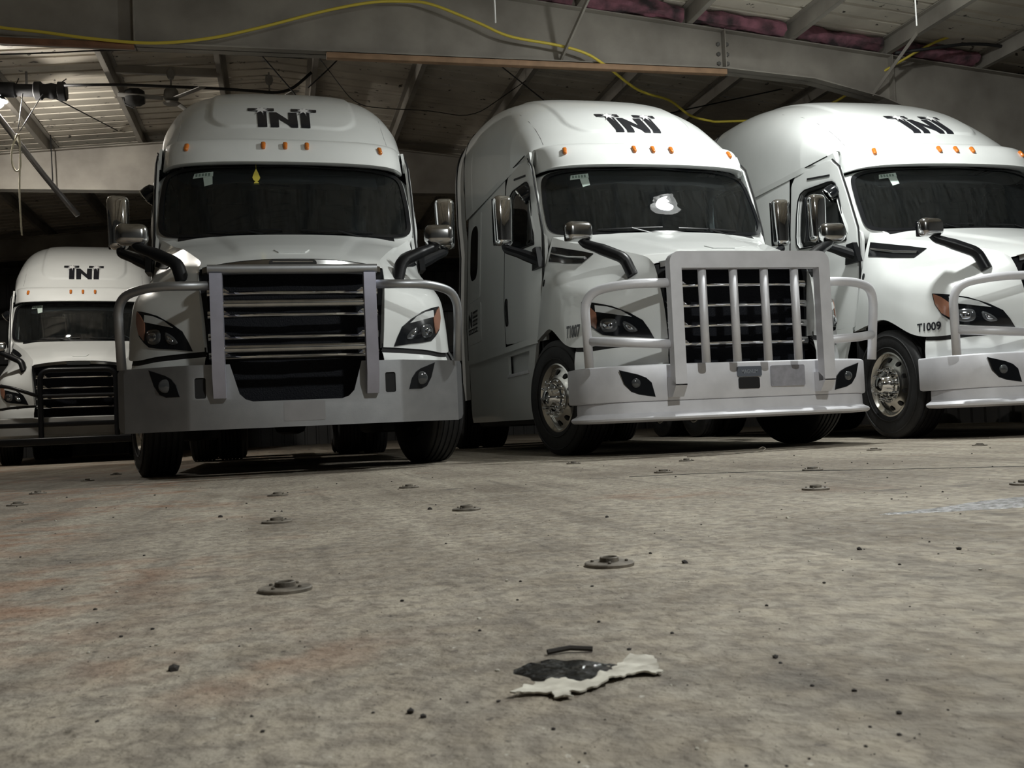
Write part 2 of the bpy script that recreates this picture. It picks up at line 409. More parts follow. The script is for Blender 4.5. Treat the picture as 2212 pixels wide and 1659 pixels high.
def b_hood():
    b = MB(); b.add(*HOOD.mesh(np.linspace(-1, 1, 49), np.linspace(0, 1, 40)))
    h = MB(); h.add(*HSIDE.mesh(np.linspace(0, 1, 56), np.linspace(0, 1, 28)))
    # inner flange of wheel arch and front edge
    e = HSIDE.at(np.linspace(0, 1, 56), np.ones(56)); i2 = e.copy(); i2[:, 0] -= .05; i2[:, 2] += .004
    v = np.concatenate([e, i2]); h.add([tuple(p) for p in v], [(k, 56 + k, 57 + k, k + 1) for k in range(55)])
    # grille side return
    g = HSIDE.at(np.zeros(20), np.linspace(0, 1, 20)); g2 = g + np.array([-.03, .16, 0]); h.add([tuple(p) for p in np.concatenate([g, g2])], [(k, k + 1, 21 + k, 20 + k) for k in range(19)])
    h.mirror(); b.add(h.v, h.f); return b
def b_grille():
    b = MB()
    b.add(*plate([(-.63, .50), (.63, .50), (.655, 1.50), (-.655, 1.50)], [], (arange(-.6, .6, .1), []), lambda a, z, d: (a, -.98 + .02 * (z > 1) + d, z), .02))
    return b
def b_surround():
    out = [(-.655, .84), (.655, .84), (.668, 1.10), (.672, 1.40), (.66, 1.50), (.45, 1.535), (0, 1.555), (-.45, 1.535), (-.66, 1.50), (-.672, 1.40), (-.668, 1.10)]
    inn = [(-.60, .86), (.60, .86), (.615, 1.40), (.60, 1.455), (0, 1.475), (-.60, 1.455), (-.615, 1.40)]
    b = MB(); b.add(*plate(out, [inn], ([-.5, -.3, 0, .3, .5], [1.2]), lambda a, z, d: (a, -1.125 + .09 * abs(a / .66) ** 3 + d, z), .10)); return b
def bar_poly(z): return [(-.61, z), (.61, z), (.61, z + .052), (.49, z + .052), (.455, z + .026), (-.455, z + .026), (-.49, z + .052), (-.61, z + .052)]
def b_bar(z, y=-1.16):
    def f():
        b = MB(); b.add(*plate(bar_poly(z), [], ([-.3, 0, .3], [z + .007, z + .013, z + .02, z + .0345, z + .043]), lambda a, q, d: (a, y + .10 * abs(a / .66) ** 3 + d - (.013 * math.sin(math.pi * min(1, max(0, (q - z) / (.052 if abs(a) > .47 else .0262)))) if d < .01 else 0), q), .05)); return b
    return f
def b_trim():   # chrome nose strip with a plain badge plate
    b = MB(); N = 33; us = np.linspace(-.64, .64, N); P = []
    for x in us:
        a = abs(x / .66); y = -1.15 + .10 * a ** 2.5; zt = 1.572 - .05 * a ** 2.4; P.append([(x, y + .03, zt), (x, y - .008, zt - .012), (x, y - .012, zt - .05), (x, y + .02, zt - .062)])
    v = [p for r in P for p in r]; b.add(v, [(4 * i + j, 4 * i + j + 1, 4 * i + 5 + j, 4 * i + 4 + j) for i in range(N - 1) for j in range(3)]); return b
def b_badge():
    b = MB(); b.add(*plate(rrect(-.17, 1.505, .17, 1.555, .024), [rrect(-.15, 1.517, .15, 1.543, .012)], ([], []), lambda a, z, d: (a, -1.178 + d, z), .02))
    b.add(*plate(rrect(-.15, 1.517, .15, 1.543, .012), [], ([], []), lambda a, z, d: (a, -1.168 + d, z), .01)); return b
HL = [(.72, -1.066, .915), (.748, -1.045, .99), (.79, -1.02, 1.065), (.865, -.955, 1.128), (.975, -.84, 1.20), (1.05, -.745, 1.233), (1.10, -.67, 1.252), (1.148, -.595, 1.268), (1.15, -.625, 1.17), (1.128, -.685, 1.068), (1.09, -.745, 1.015), (1.045, -.79, .975), (.95, -.87, .955), (.84, -.97, .938)]
HLB = [(1.075, -.72, 1.222), (1.0, -.81, 1.198), (.92, -.90, 1.155), (.855, -.965, 1.098), (.945, -.885, 1.124), (1.02, -.81, 1.148), (1.08, -.735, 1.168)]
AMB = [(1.143, -.605, 1.262), (1.11, -.67, 1.225), (1.078, -.742, 1.16), (1.075, -.752, 1.09), (1.082, -.748, 1.03), (1.126, -.68, 1.085), (1.145, -.63, 1.17)]
def cloop(pts, n=36):
    P = np.asarray(pts, float); m = len(P); Q = np.vstack([P[-2:], P, P[:3]]); return (crw(m + 5, np.linspace(2 / (m + 4), (m + 2) / (m + 4), n, endpoint=False)) @ Q)
LB1 = cloop([(1.045, -.79, 1.10), (.966, -.87, 1.092), (.95, -.885, 1.03), (.977, -.865, .993), (1.04, -.80, 1.0), (1.06, -.77, 1.05)], 24)
LB2 = cloop([(.913, -.92, 1.068), (.86, -.965, 1.035), (.826, -.99, .985), (.871, -.95, .978), (.91, -.925, 1.01)], 24)
def b_hl(key, pts, off, dome=0.0, n=40, rings=5):
    def f():
        b = MB(); b.add(*HSIDE.patch(outline(key, HSIDE, pts, n), off, rings, dome)); return b
    return f
VENT = [(1.062, .41, 1.905), (1.115, .39, 1.768), (1.06, .12, 1.715), (.982, -.13, 1.672), (.905, -.20, 1.755), (.95, .0, 1.81), (1.0, .2, 1.855)]
def fender_ray(y, z): return (3.0, y, z), (-1, 0, 0)

def b_pillar():
    N = 96; v = []; rings = []
    for k in range(N):
        t = 2 * math.pi * k / N; c, s = math.cos(t), math.sin(t)
        u = math.copysign(abs(c) ** .17, c); w = math.copysign(abs(s) ** .22, s); rings.append((u, .5 + .5 * w))
    U = np.array(rings); P0 = WS.at(U[:, 0], U[:, 1]); out = []
    Q = WS.at(U[:, 0] * 1.05, .5 + (U[:, 1] - .5) * 1.13); Q[:, 1] += .055 * np.abs(U[:, 0]) ** 3; Q[:, 2] -= .01 + .07 * np.clip((.2 - U[:, 1]) / .2, 0, 1)
    M = .5 * (P0 + Q) + WS.nrm(U[:, 0], U[:, 1]) * .016
    E2 = Q.copy(); E2[:, 1] += .10; E2[:, 0] *= 1.045
    V = np.concatenate([P0, M, Q, E2]); f = [(r * N + k, r * N + (k + 1) % N, (r + 1) * N + (k + 1) % N, (r + 1) * N + k) for r in range(3) for k in range(N)]
    b = MB(); b.add(*WS.orient(V, f)); return b
def ws_loop(n=96, su=1.0, sv=1.0):
    o = []
    for k in range(n):
        t = 2 * math.pi * k / n; c, s = math.cos(t), math.sin(t); u = math.copysign(abs(c) ** .17, c); w = math.copysign(abs(s) ** .22, s); o.append((u * su, .5 + .5 * w * sv))
    return np.array(o)
def b_ws(): b = MB(); b.add(*WS.patch(ws_loop(), .0, 10, wall=False)); return b
def b_gasket():
    N = 96; A = ws_loop(N, 1.018, 1.045); B = ws_loop(N, .984, .962); PA = WS.at(A[:, 0], A[:, 1]); na = WS.nrm(A[:, 0], A[:, 1]); PB = WS.at(B[:, 0], B[:, 1]); nb = WS.nrm(B[:, 0], B[:, 1])
    V = np.concatenate([PA, PA + na * .012, PB + nb * .010, PB]); b = MB()
    b.add(*WS.orient(V, [(r * N + k, r * N + (k + 1) % N, (r + 1) * N + (k + 1) % N, (r + 1) * N + k) for r in range(3) for k in range(N)])); return b
DOOR = [(.565, 1.10), (.52, 1.40), (.505, 1.80), (.525, 2.08), (.66, 2.45), (.80, 2.76), (.93, 2.86), (1.2, 2.885), (1.66, 2.885), (1.75, 2.80), (1.77, 2.0), (1.77, 1.13), (1.4, 1.11)]
WIN = [(.665, 1.985), (.70, 2.16), (.80, 2.517), (.845, 2.60), (.90, 2.635), (.98, 2.65), (1.46, 2.68), (1.55, 2.66), (1.60, 2.60), (1.63, 2.45), (1.645, 2.2), (1.63, 2.12), (1.57, 2.06), (1.2, 2.02)]
def star(poly, c, N):
    P = smooth_loop(poly, 400); a = np.arctan2(P[:, 1] - c[1], P[:, 0] - c[0]); r = np.hypot(P[:, 0] - c[0], P[:, 1] - c[1]); o = np.argsort(a); a, r = a[o], r[o]
    T = np.linspace(-math.pi, math.pi, N, endpoint=False); rr = np.interp(T, np.r_[a - 2 * math.pi, a, a + 2 * math.pi], np.r_[r, r, r]); return np.stack([c[0] + np.cos(T) * rr, c[1] + np.sin(T) * rr], 1)
def b_door():
    N = 160; c = (1.22, 2.33); A = star(DOOR, c, N); B = star(WIN, c, N); P = []
    q = A; P.append(SIDE.at(q[:, 0], q[:, 1]) + np.array([-.03, 0, 0])); ks = np.linspace(0, 1, 10)
    for k in ks:
        q = A + (B - A) * k; o = .012 if k < .9 else .008; p = SIDE.at(q[:, 0], q[:, 1]); p[:, 0] += o - .05 * np.clip((q[:, 1] - 2.74) / .16, 0, 1) * 0; P.append(p)
    q = B; P.append(SIDE.at(q[:, 0], q[:, 1]) + np.array([-.05, 0, 0]))
    V = np.concatenate(P); L = len(P); b = MB(); b.add(*SIDE.orient(V, [(i * N + k, i * N + (k + 1) % N, (i + 1) * N + (k + 1) % N, (i + 1) * N + k) for i in range(L - 1) for k in range(N)])); return b
def b_sidepatch(poly, off, n=60, base=-.01, rings=4, dome=0.0):
    def f(): b = MB(); b.add(*SIDE.patch(smooth_loop(poly, n), off, rings, dome, base)); return b
    return f
def b_sleeper():
    b = MB(); b.add(*SIDE.mesh(np.linspace(1.79, 3.80, 24), np.linspace(1.10, 2.915, 20), .012)); 
    return b
def ext_line(dx=0.0):
    t = np.linspace(.40, 1, 16); p = ROOF.at(np.ones(16), t); L = [(q[0] - dx, q[2] - dx) for q in p]
    return L + [(float(side_x(3.8, z)) - dx, z) for z in (2.5, 2.0, 1.5, 1.0, .62)]
def b_extender():
    b = MB(); V = []; rows = ((3.835, 0), (4.1, .004), (4.36, .015)); L0 = ext_line()
    for y, dx in rows: V += [(x, y, z) for x, z in ext_line(dx)]
    n = len(L0); b.add(V, [(r * n + k, r * n + k + 1, (r + 1) * n + k + 1, (r + 1) * n + k) for r in range(2) for k in range(n - 1)]); return b
def b_extedge():
    b = MB(); b.add(*tube([(x, 4.385, z) for x, z in ext_line(.02)], .028, 8)); return b
def b_skirt():
    b = MB(); X = lambda y, z, d: (1.195 - .05 * np.clip((.5 - z) / .3, 0, 1) ** 2 - d, y, z)
    o = [(.66, 1.06), (.84, .70), (.90, .33), (3.80, .33), (3.80, 1.075), (1.8, 1.075), (.58, 1.07)]
    h1 = [(1.02, .80), (1.80, .80), (1.80, 1.00), (.94, 1.00)]
    b.add(*plate(o, [h1], (arange(1.0, 3.8, .4), [.4, .5, .9]), X, .03))
    b.add(*SIDE.mesh(np.linspace(.60, 3.8, 20), np.linspace(1.04, 1.10, 3), .028))
    b.add(*box(1.125, 1.37, .90, .02, 1.02, .32))
    return b
def b_step(z, y0, y1):
    def f(): b = MB(); b.add(*box(1.13, (y0 + y1) / 2, z, .16, y1 - y0, .035, .008)); return b
    return f
def b_fascia():
    b = MB(); us = np.linspace(0, .495, 30); e = HSIDE.at(us, np.ones(30)); rows = []
    for z, o in ((-.022, .012), (-.05, .0), (-.13, -.012), (-.24, -.01)): p = e.copy(); p[:, 0] -= o + .004; p[:, 1] += o * .5; p[:, 2] += z; rows.append(p)
    V = np.concatenate(rows); b.add(*Surf(fn=None, grid=HS, out=(0, .2, .9)).orient(V, [(r * 30 + k, r * 30 + k + 1, r * 30 + 31 + k, r * 30 + 30 + k) for r in range(3) for k in range(29)])); return b
def b_fasciagap():
    b = MB(); us = np.linspace(0, .495, 30); e = HSIDE.at(us, np.ones(30)); a = e.copy(); a[:, 0] -= .012; c = a.copy(); c[:, 2] -= .05; a[:, 2] += .03
    b.add([tuple(p) for p in np.concatenate([a, c])], [(k, 30 + k, 31 + k, k + 1) for k in range(29)]); return b
# ---- wheels
def b_tire(w=.295, ro=.505):
    h = w / 2; pr = [(.285, -h * .82), (.30, -h * .9), (.36, -h * 1.0), (.42, -h * 1.02), (.465, -h * .97), (.488, -h * .9), (ro - .004, -h * .84)]
    for g in (-.62, -.3, 0, .3, .62):
        pr += [(ro, (g - .06) * h), (ro - .014, (g - .05) * h), (ro - .014, (g + .05) * h), (ro, (g + .06) * h)]
    pr += [(ro - .004, h * .84), (.488, h * .9), (.465, h * .97), (.42, h * 1.02), (.36, h), (.30, h * .9), (.285, h * .82)]
    b = MB(); b.add(*lathe(pr, 56)); return b
def b_tiredeco():
    b = MB()
    for r0 in (.335, .445):
        b.add(*lathe([(r0, -.148), (r0 + .006, -.1535), (r0 + .012, -.148)], 56))
    return b
def b_rim():   # outer face towards -x
    pr = [(.297, -.125), (.300, -.133), (.288, -.138), (.278, -.122), (.262, -.095), (.235, -.098), (.20, -.125), (.172, -.138), (.165, -.135), (.15, -.135), (.10, -.135)]
    b = MB(); b.add(*lathe(pr, 56)); b.add(*lathe([(.30, .13), (.28, .11), (.20, .06), (.05, .06)], 40)); return b
def b_holes():
    b = MB()
    for k in range(1):
        w = 2 * math.pi * (k + .5) / 10; c = Vector((0, math.cos(w), math.sin(w))); t = Vector((0, -math.sin(w), math.cos(w))); ce = c * .2275 + Vector((-.1115, 0, 0))
        ax = (c + Vector((.62, 0, 0))).normalized(); v = [ce + t * math.cos(2 * math.pi * j / 16) * .021 + ax * math.sin(2 * math.pi * j / 16) * .027 for j in range(16)]
        n = ax.cross(t); v2 = [p - Vector((.0055, 0, 0)) - c * .003 for p in v]; b.add(v2, [tuple(range(16))]); 
    return b
def b_hub():
    b = MB(); b.add(*lathe([(.135, -.134), (.128, -.150), (.105, -.155), (.088, -.175), (.082, -.215), (.066, -.240), (.035, -.252), (.001, -.255)], 32)); return b
def b_nut():
    b = MB(); b.add(*lathe([(.018, -.134), (.018, -.150), (.0135, -.153), (.0135, -.192), (.015, -.200), (.012, -.212), (.001, -.219)], 10)); return b
def front_wheel(tk, sx, steer):
    w = part('front_wheel', 'rim', tk, b_rim, RIM); w.location = (1.10 * sx, 0, .505)
    w.rotation_euler = (random.uniform(0, 3), 0, 0) if False else (0, 0, steer + (0 if sx < 0 else math.pi))
    part('tire', 'tire', w, b_tire, RUBBER, 50); part('sidewall_rib', 'tiredeco', w, b_tiredeco, RUBBER)
    part('hub_cap', 'hub_cap', w, b_hub, CHROME)
    for k in range(10):
        q = part('rim_hole', 'rim_hole', w, b_holes, SEAM, 0); q.rotation_euler = (2 * math.pi * k / 10, 0, 0)
        n = part('lug_nut_cover', 'lug_nut', w, b_nut, CHROME); a = 2 * math.pi * k / 10; n.location = (0, math.cos(a) * .142, math.sin(a) * .142)
def rear_wheels(tk):
    for ya in (4.72, 6.03):
        for sx in (-1, 1):
            for xo in (.74, 1.075):
                w = part('rear_wheel', 'rim', tk, b_rim, RIM); w.location = (xo * sx, ya, .505); w.rotation_euler = (0, 0, 0 if sx < 0 else math.pi)
                part('tire', 'tire', w, b_tire, RUBBER, 50)
# ---- mirrors
def b_mirror():
    b = MB(); v, f = box(0, 0, 0, .185, .135, .48, .055, 5); b.add([(x * (1 - .08 * (z < -.15)), y, z) for x, y, z in v], f); return b
def b_mirback(): b = MB(); b.add(*box(0, .066, 0, .17, .02, .45, .008)); return b
def b_mirarm():
    b = MB(); b.add(*tube(fillet([(1.455, .73, 2.0), (1.44, .71, 1.945), (1.32, .62, 1.885), (1.17, .52, 1.80)], .05), [.028, .032, .036, .038, .04, .042, .042, .044, .044, .046, .048, .050, .052, .054, .058, .062][:14], 10)); b.add(*plate([(.42, 1.73), (.66, 1.73), (.62, 1.93), (.50, 1.93)], [], ([], []), lambda y, z, d: (1.16 + d, y, z), .05)); return b
def b_hmirror():
    b = MB(); v, f = box(0, 0, 0, .235, .12, .165, .055, 5); b.add(v, f); return b
def b_hmback(): b = MB(); b.add(*box(0, .058, 0, .21, .02, .145, .01)); return b
def b_hmarm():
    p = fillet([(1.16, -.63, 1.79), (1.13, -.65, 1.745), (1.0, -.71, 1.685), (.835, -.80, 1.595), (.79, -.855, 1.44)], .05); n = len(p); b = MB(); b.add(*tube(p, [.030 + .026 * min(1, i / (n * .5)) for i in range(n)], 12, .85)); return b
def b_doormirror():
    b = MB(); b.add(*lathe([(.001, -.09), (.04, -.085), (.075, -.06), (.085, -.02), (.085, .03)], 20, 'x')); return b
def b_doorring(): b = MB(); b.add(*lathe([(.085, .028), (.09, .034), (.086, .042), (.07, .04)], 20, 'x')); return b
# ---- bumpers and guards
def wing(x): a = abs(x); return -1.275 + max(0, a - .745) * .58 + (max(0, a - 1.2) * 1.2)
FOG1 = [(1.02, .785), (.985, .67), (.945, .605), (.90, .585), (.80, .583), (.825, .665), (.86, .712), (.90, .738)]
FOG2 = [(1.045, .672), (1.01, .56), (.96, .50), (.90, .475), (.775, .452), (.80, .565), (.84, .605), (.90, .632)]
def b_bumper1():
    o = [(-1.24, .36), (-1.20, .345), (1.20, .345), (1.24, .36), (1.255, .39), (1.255, .775), (1.24, .80), (.58, .80), (.46, .80), (.40, .59), (.36, .55), (.31, .533), (-.31, .533), (-.36, .55), (-.40, .59), (-.46, .80), (-.58, .80), (-1.24, .80), (-1.255, .775), (-1.255, .39)]
    th = [rrect(.625, .565, .70, .71, .012, 2), rrect(-.70, .565, -.625, .71, .012, 2)]; b = MB()
    cuts = ([-1.2, -1.1, -.95, -.76, -.73, .73, .76, .95, 1.1, 1.2], [])
    b.add(*plate(o, th, cuts, lambda a, z, d: (a, wing(a) + d - .01 * math.exp(-((z - .80) / .02) ** 2) * 0, z), .03))
    for s in (-1, 1):   # top shelf
        q = [(s * a, y) for a, y in ((.60, -1.26), (.745, -1.262), (1.0, -1.12), (1.22, -.985), (1.20, -.70), (.80, -.86), (.60, -1.0))]
        b.add(*prism(q, .782, .800, lambda a, y, t: (a, y, t)))
    return b
def b_lip_corner(): pass
def sweep(path, prof):
    P = np.array(path, float); n = len(P); T = np.zeros_like(P)
    for i in range(n): T[i] = P[min(i + 1, n - 1)] - P[max(i - 1, 0)]
    T /= np.linalg.norm(T, axis=1)[:, None]; N = np.stack([T[:, 1], -T[:, 0]], 1)
    m = len(prof); v = []
    for i in range(n):
        for d, z in prof: v.append((P[i, 0] + N[i, 0] * d, P[i, 1] + N[i, 1] * d, z))
    f = [(i * m + j, (i + 1) * m + j, (i + 1) * m + j + 1, i * m + j + 1) for i in range(n - 1) for j in range(m - 1)]
    f += [tuple(range(m)), tuple(reversed(range((n - 1) * m, n * m)))]
    return v, f
def plan2(x1, ys, yc, y0, r=.13):
    half = [(x1, ys), (x1, yc), (1.06, -1.105), (.70, -1.185), (0, -1.205)]
    full = [(-x, y) for x, y in half] + [(x, y) for x, y in reversed(half[:-1])]
    return [(p.x, p.y) for p in fillet([(x, y, 0) for x, y in full], r, 6)]
def b_bumper2():
    b = MB(); b.add(*sweep(plan2(1.275, -.52, -.86, 0), [(-.22, .70), (-.012, .705), (-.004, .70), (0, .69), (0, .44), (-.006, .425), (-.03, .418), (-.03, .445)])); return b
def b_lip2():
    b = MB(); b.add(*sweep(plan2(1.25, -.62, -.86, 0), [(-.03, .425), (-.012, .415), (-.010, .335), (.005, .322), (.035, .308), (.045, .295), (.04, .28), (.02, .268), (-.10, .262)])); return b
def wing2(x):
    a = abs(x); return -1.205 + .02 * min(a, .7) / .7 + max(0, a - .7) * .222 + max(0, a - 1.06) * .9
def b_fogpatch(F, wf, sc, off, dome=0.0):
    def f():
        P = np.array(F); c = P.mean(0); q = smooth_loop(c + (P - c) * sc, 36); b = MB(); N = len(q); V = []; ks = [1, .96, .7, .4, .15]
        for i, k in enumerate(ks):
            for p in c + (q - c) * k: V.append((p[0], wf(p[0]) - (0.0 if i == 0 else off + dome * (1 - k * k)), p[1]))
        V.append((c[0], wf(c[0]) - off - dome, c[1])); fs = [(i * N + k, i * N + (k + 1) % N, (i + 1) * N + (k + 1) % N, (i + 1) * N + k) for i in range(4) for k in range(N)] + [(4 * N + k, 4 * N + (k + 1) % N, 5 * N) for k in range(N)]
        s = Surf(fn=lambda u, v: None, out=(.9, 0, .6)); b.add(*s.orient(np.array(V), fs)); return b
    return f
def b_foglens(F, wf, cx, cz, r):
    def f():
        b = MB(); v, fc = lathe([(r, -.004), (r * .96, .006), (r * .75, .012), (r * .4, .016), (.001, .018)], 20, 'y'); b.add([(x + cx, wf(cx) - .006 - y, z + cz) for x, y, z in v], fc); return b
    return f
def b_hole(x0, z0, x1, z1, y):
    def f(): b = MB(); b.add(*plate(rrect(x0, z0, x1, z1, .012, 2), [], ([], []), lambda a, z, d: (a, y + d, z), .01)); return b
    return f
# guard of the first truck: two flat posts, top tube, two tubes between, side loops
def b_guard1():
    b = MB(); b.add(*prism([(-1.405, 1.425), (-1.405, .71), (-1.33, .56), (-1.285, .56), (-1.30, 1.425)], .487, .572, lambda y, z, t: (t, y, z))); return b
def b_guard1top():
    b = MB(); b.add(*prism(rrect(-1.40, 1.425, -1.315, 1.488, .026, 4), -.585, .585, lambda y, z, t: (t, y, z))); return b
def b_gtube(z): 
    def f(): b = MB(); b.add(*tube([(-.49, -1.35, z), (.49, -1.35, z)], .027, 14)); return b
    return f
def b_loop1():
    b = MB(); b.add(*tube(fillet([(.57, -1.355, 1.345), (.98, -1.30, 1.35), (1.215, -1.11, 1.30), (1.205, -1.05, .795)], .17, 8), .0325, 14)); return b
def b_guard2():
    out = [(.68, .53)] + [(.68 - .085 + .085 * math.cos(R(a)), 1.555 - .085 + .085 * math.sin(R(a))) for a in (0, 22, 45, 68, 90)]
    out = [(x, z) for x, z in out] + [(-x, z) for x, z in reversed(out)] + [(-.585, .53), (-.585, 1.425), (.585, 1.425), (.585, .53)]
    b = MB(); b.add(*prism(out, -1.345, -1.255, lambda x, z, t: (x, t, z)))
    for s in (-1, 1): b.add(*prism([(-1.345, .54), (-1.345, .53), (-1.27, .445), (-1.19, .445), (-1.19, .60), (-1.255, .60)], .585, .68, lambda y, z, t, s=s: (s * t, y, z)))
    return b
def b_vbar(x):
    def f(): b = MB(); b.add(*tube([(x, -1.29, .70), (x, -1.29, 1.44)], .033, 14)); return b
    return f
def b_loop2():
    b = MB(); b.add(*tube(fillet([(.64, -1.28, 1.32), (1.0, -1.22, 1.325), (1.275, -1.04, 1.28), (1.245, -1.0, .70)], .17, 8), .036, 14)); return b
def b_loop2low(): b = MB(); b.add(*tube([(.64, -1.26, .85), (1.0, -1.20, .875), (1.235, -1.03, .905)], .036, 14)); return b
def b_chassis():
    b = MB()
    for s in (-1, 1): b.add(*box(s * .43, 2.9, .78, .09, 7.6, .26, .01))
    b.add(*box(0, 0, .42, 1.6, .14, .13, .03)); b.add(*box(0, .35, .62, .66, 1.3, .5, .08)); b.add(*box(0, -.75, .62, 1.1, .25, .45, .03)); b.add(*box(0, -.3, .95, 1.5, 1.2, .3, .03))
    for s in (-1, 1):
        b.add(*box(s * .99, .02, 1.13, .40, 1.0, .04, .01)); b.add(*box(s * .85, .62, .85, .6, .04, .6, .01)); b.add(*box(s * 1.0, 2.6, .62, .26, 2.2, .5, .06)); b.add(*box(s * .98, 2.35, .36, .34, 2.6, .18, .06))
    for y in (4.72, 6.03): b.add(*tube([(-.9, y, .505), (.9, y, .505)], .085, 12)); b.add(*box(0, y, .505, .4, .42, .42, .1))
    b.add(*box(0, 3.83, 2.1, 2.05, .04, 3.0)); b.add(*box(0, 5.2, .98, .9, 1.1, .08, .02))
    return b
def b_interior():
    b = MB()
    b.add(*box(0, 1.4, 1.30, 2.1, 1.8, .06)); b.add(*box(0, .55, 1.72, 2.1, .5, .50, .12, 3)); b.add(*box(0, 2.45, 2.2, 2.2, .05, 1.9))
    b.add(*box(0, 1.65, 2.91, 1.9, 1.5, .02))
    return b
def b_seat():
    b = MB(); b.add(*box(0, 0, 0, .5, .5, .14, .05, 3)); b.add(*box(0, .24, .42, .48, .13, .8, .05, 3)); b.add(*box(0, .25, .9, .3, .11, .2, .045, 3)); b.add(*box(0, 0, -.2, .35, .35, .3, .03)); return b
def b_wheelst():
    b = MB(); p = [(math.cos(2 * math.pi * k / 28) * .22, math.sin(2 * math.pi * k / 28) * .10, math.sin(2 * math.pi * k / 28) * .19) for k in range(29)]; b.add(*tube(p, .016, 8))
    b.add(*tube([(-.2, 0, 0), (.2, 0, 0)], .018, 8)); b.add(*tube([(0, 0, 0), (0, -.22, -.2)], .03, 8)); return b
def b_curtain():
    b = MB(); N = 80; xs = np.linspace(-1.05, 1.05, N); V = []
    for z in (1.35, 2.88):
        for x in xs: V.append((x, 2.15 + .035 * math.sin(x * 34) + .02 * math.sin(x * 13), z))
    b.add(V, [(k, k + 1, N + k + 1, N + k) for k in range(N - 1)]); return b
def b_shade():
    b = MB(); b.add(*WS.patch(np.array(rrect(-.80, .76, .80, .985, .05, 4)) , -.045, 6, wall=False)); return b
def b_wiper(x0, x1, v0, v1):
    def f():
        b = MB(); U = np.linspace(x0, x1, 9); P = WS.at(U, np.linspace(v0, v1, 9)) + WS.nrm(U, np.linspace(v0, v1, 9)) * .016; b.add(*tube([tuple(p) for p in P], .008, 6))
        m = P[4]; s = WS.at([x0 + (x1 - x0) * .95], [-.05])[0]; b.add(*tube([tuple(m + np.array([0, -.012, 0])), (float(s[0]), float(s[1]) - .01, float(s[2]) - .0)], .009, 6)); return b
    return f
def b_cowl():
    b = MB(); us = np.linspace(-.86, .86, 40); A = WS.at(us, np.full(40, .0)); B = A + np.array([0, -.06, -.045]); C = B + np.array([0, .0, -.08])
    b.add(*WS.orient(np.concatenate([A, B, C]), [(r * 40 + k, r * 40 + k + 1, r * 40 + 41 + k, r * 40 + 40 + k) for r in range(2) for k in range(39)])); return b
# ---- lettering
TX = lambda p: [((x - 1190) * (.000372 + .00002 * (850 - y) / 462) , (850 - y) * .00064) for x, y in p]
LT1 = [TX([(350, 388), (975, 388), (975, 465), (790, 465), (790, 850), (565, 850), (565, 465), (350, 465)])]
LN = [TX([(855, 495), (1025, 495), (1310, 690), (1310, 495), (1515, 495), (1540, 852), (1375, 852), (1075, 665), (1075, 852), (872, 852)])]
LT2 = [TX([(1380, 388), (1995, 388), (1995, 465), (1820, 465), (1840, 850), (1610, 850), (1595, 465), (1380, 465)])]
def starpoly(cx, cy, r, r2, n, rot=0.0, wob=0.0):
    o = []
    for k in range(2 * n):
        q = (r if k % 2 == 0 else r2) * (1 + wob * math.sin(k * 2.7)); a = math.pi * k / n + rot; o.append((cx + q * math.cos(a) * 1.25, cy + q * math.sin(a)))
    return o
def tx_star(cx, r, r2, n, rot, wob, off):
    c = TX([(cx, 455)])[0]; return starpoly(c[0], c[1], r, r2, n, rot, wob), off
ROOF_BVH = None
def b_letter(poly, off=.005, z0=3.132):
    def f():
        b = MB(); b.add(*decal(poly, [], ROOF_BVH, lambda a, z: ((a, -2, z0 + z), (0, 1, 0)), off, .02)); return b
    return f
def text_polys(body, xs=1.0, ang=0.0):
    """glyph meshes of the built-in font as 2D triangles"""
    cu = bpy.data.curves.new('glyphs', 'FONT'); cu.body = body; cu.size = 1.0; cu.resolution_u = 3; cu.offset = .03
    ob = bpy.data.objects.new('glyphs', cu); COL.objects.link(ob); dg = bpy.context.evaluated_depsgraph_get(); dg.update()
    me = ob.evaluated_get(dg).to_mesh(); v = [(p.co.x * xs, p.co.y) for p in me.vertices]; f = [tuple(q.vertices) for q in me.polygons]
    bpy.data.objects.remove(ob); bpy.data.curves.remove(cu); return v, f
SIDE_BVH = None
def text_on(body, mp, cuts=None, xs=1.0):
    v, f = text_polys(body, xs); x0 = min(p[0] for p in v); x1 = max(p[0] for p in v); y0 = min(p[1] for p in v); y1 = max(p[1] for p in v)
    b = MB(); b.add([mp((p[0] - x0) / (x1 - x0), (p[1] - y0) / (y1 - y0)) for p in v], f); return b
def on_side(y, z, off=.004):
    h = SIDE_BVH.ray_cast(Vector((-3, y, z)), Vector((1, 0, 0))); return (h[0].x - off, y, z) if h[0] else (-1.2, y, z)

ROOF_BVH = bvh_of(ROOF.mesh(np.r_[np.linspace(0, .35, 70), np.linspace(.36, 1, 40)], np.linspace(-1, 1, 161)))
_hm = MB(); _hm.add(*HSIDE.mesh(np.linspace(0, 1, 56), np.linspace(0, 1, 28))); _hm.mirror(); SIDE_BVH = bvh_of((_hm.v, _hm.f))
VIS_BVH = bvh_of(VISOR.mesh(np.linspace(-1, 1, 80), np.linspace(.3, 1, 40)))
def marker_base(x, z):
    h = VIS_BVH.ray_cast(Vector((x, -2, z)), Vector((0, 1, 0))); return h[0], (h[1] if h[1].y < 0 else -h[1])
def b_marker():
    b = MB(); v, f = box(0, 0, 0, .044, .036, .088, .016, 3); b.add([(x * (1 - .25 * (z < 0) * (-z / .045)), y, z) for x, y, z in v], f); return b
def b_markbase(): b = MB(); v, f = box(0, .014, 0, .054, .02, .10, .009, 2); b.add(v, f); return b

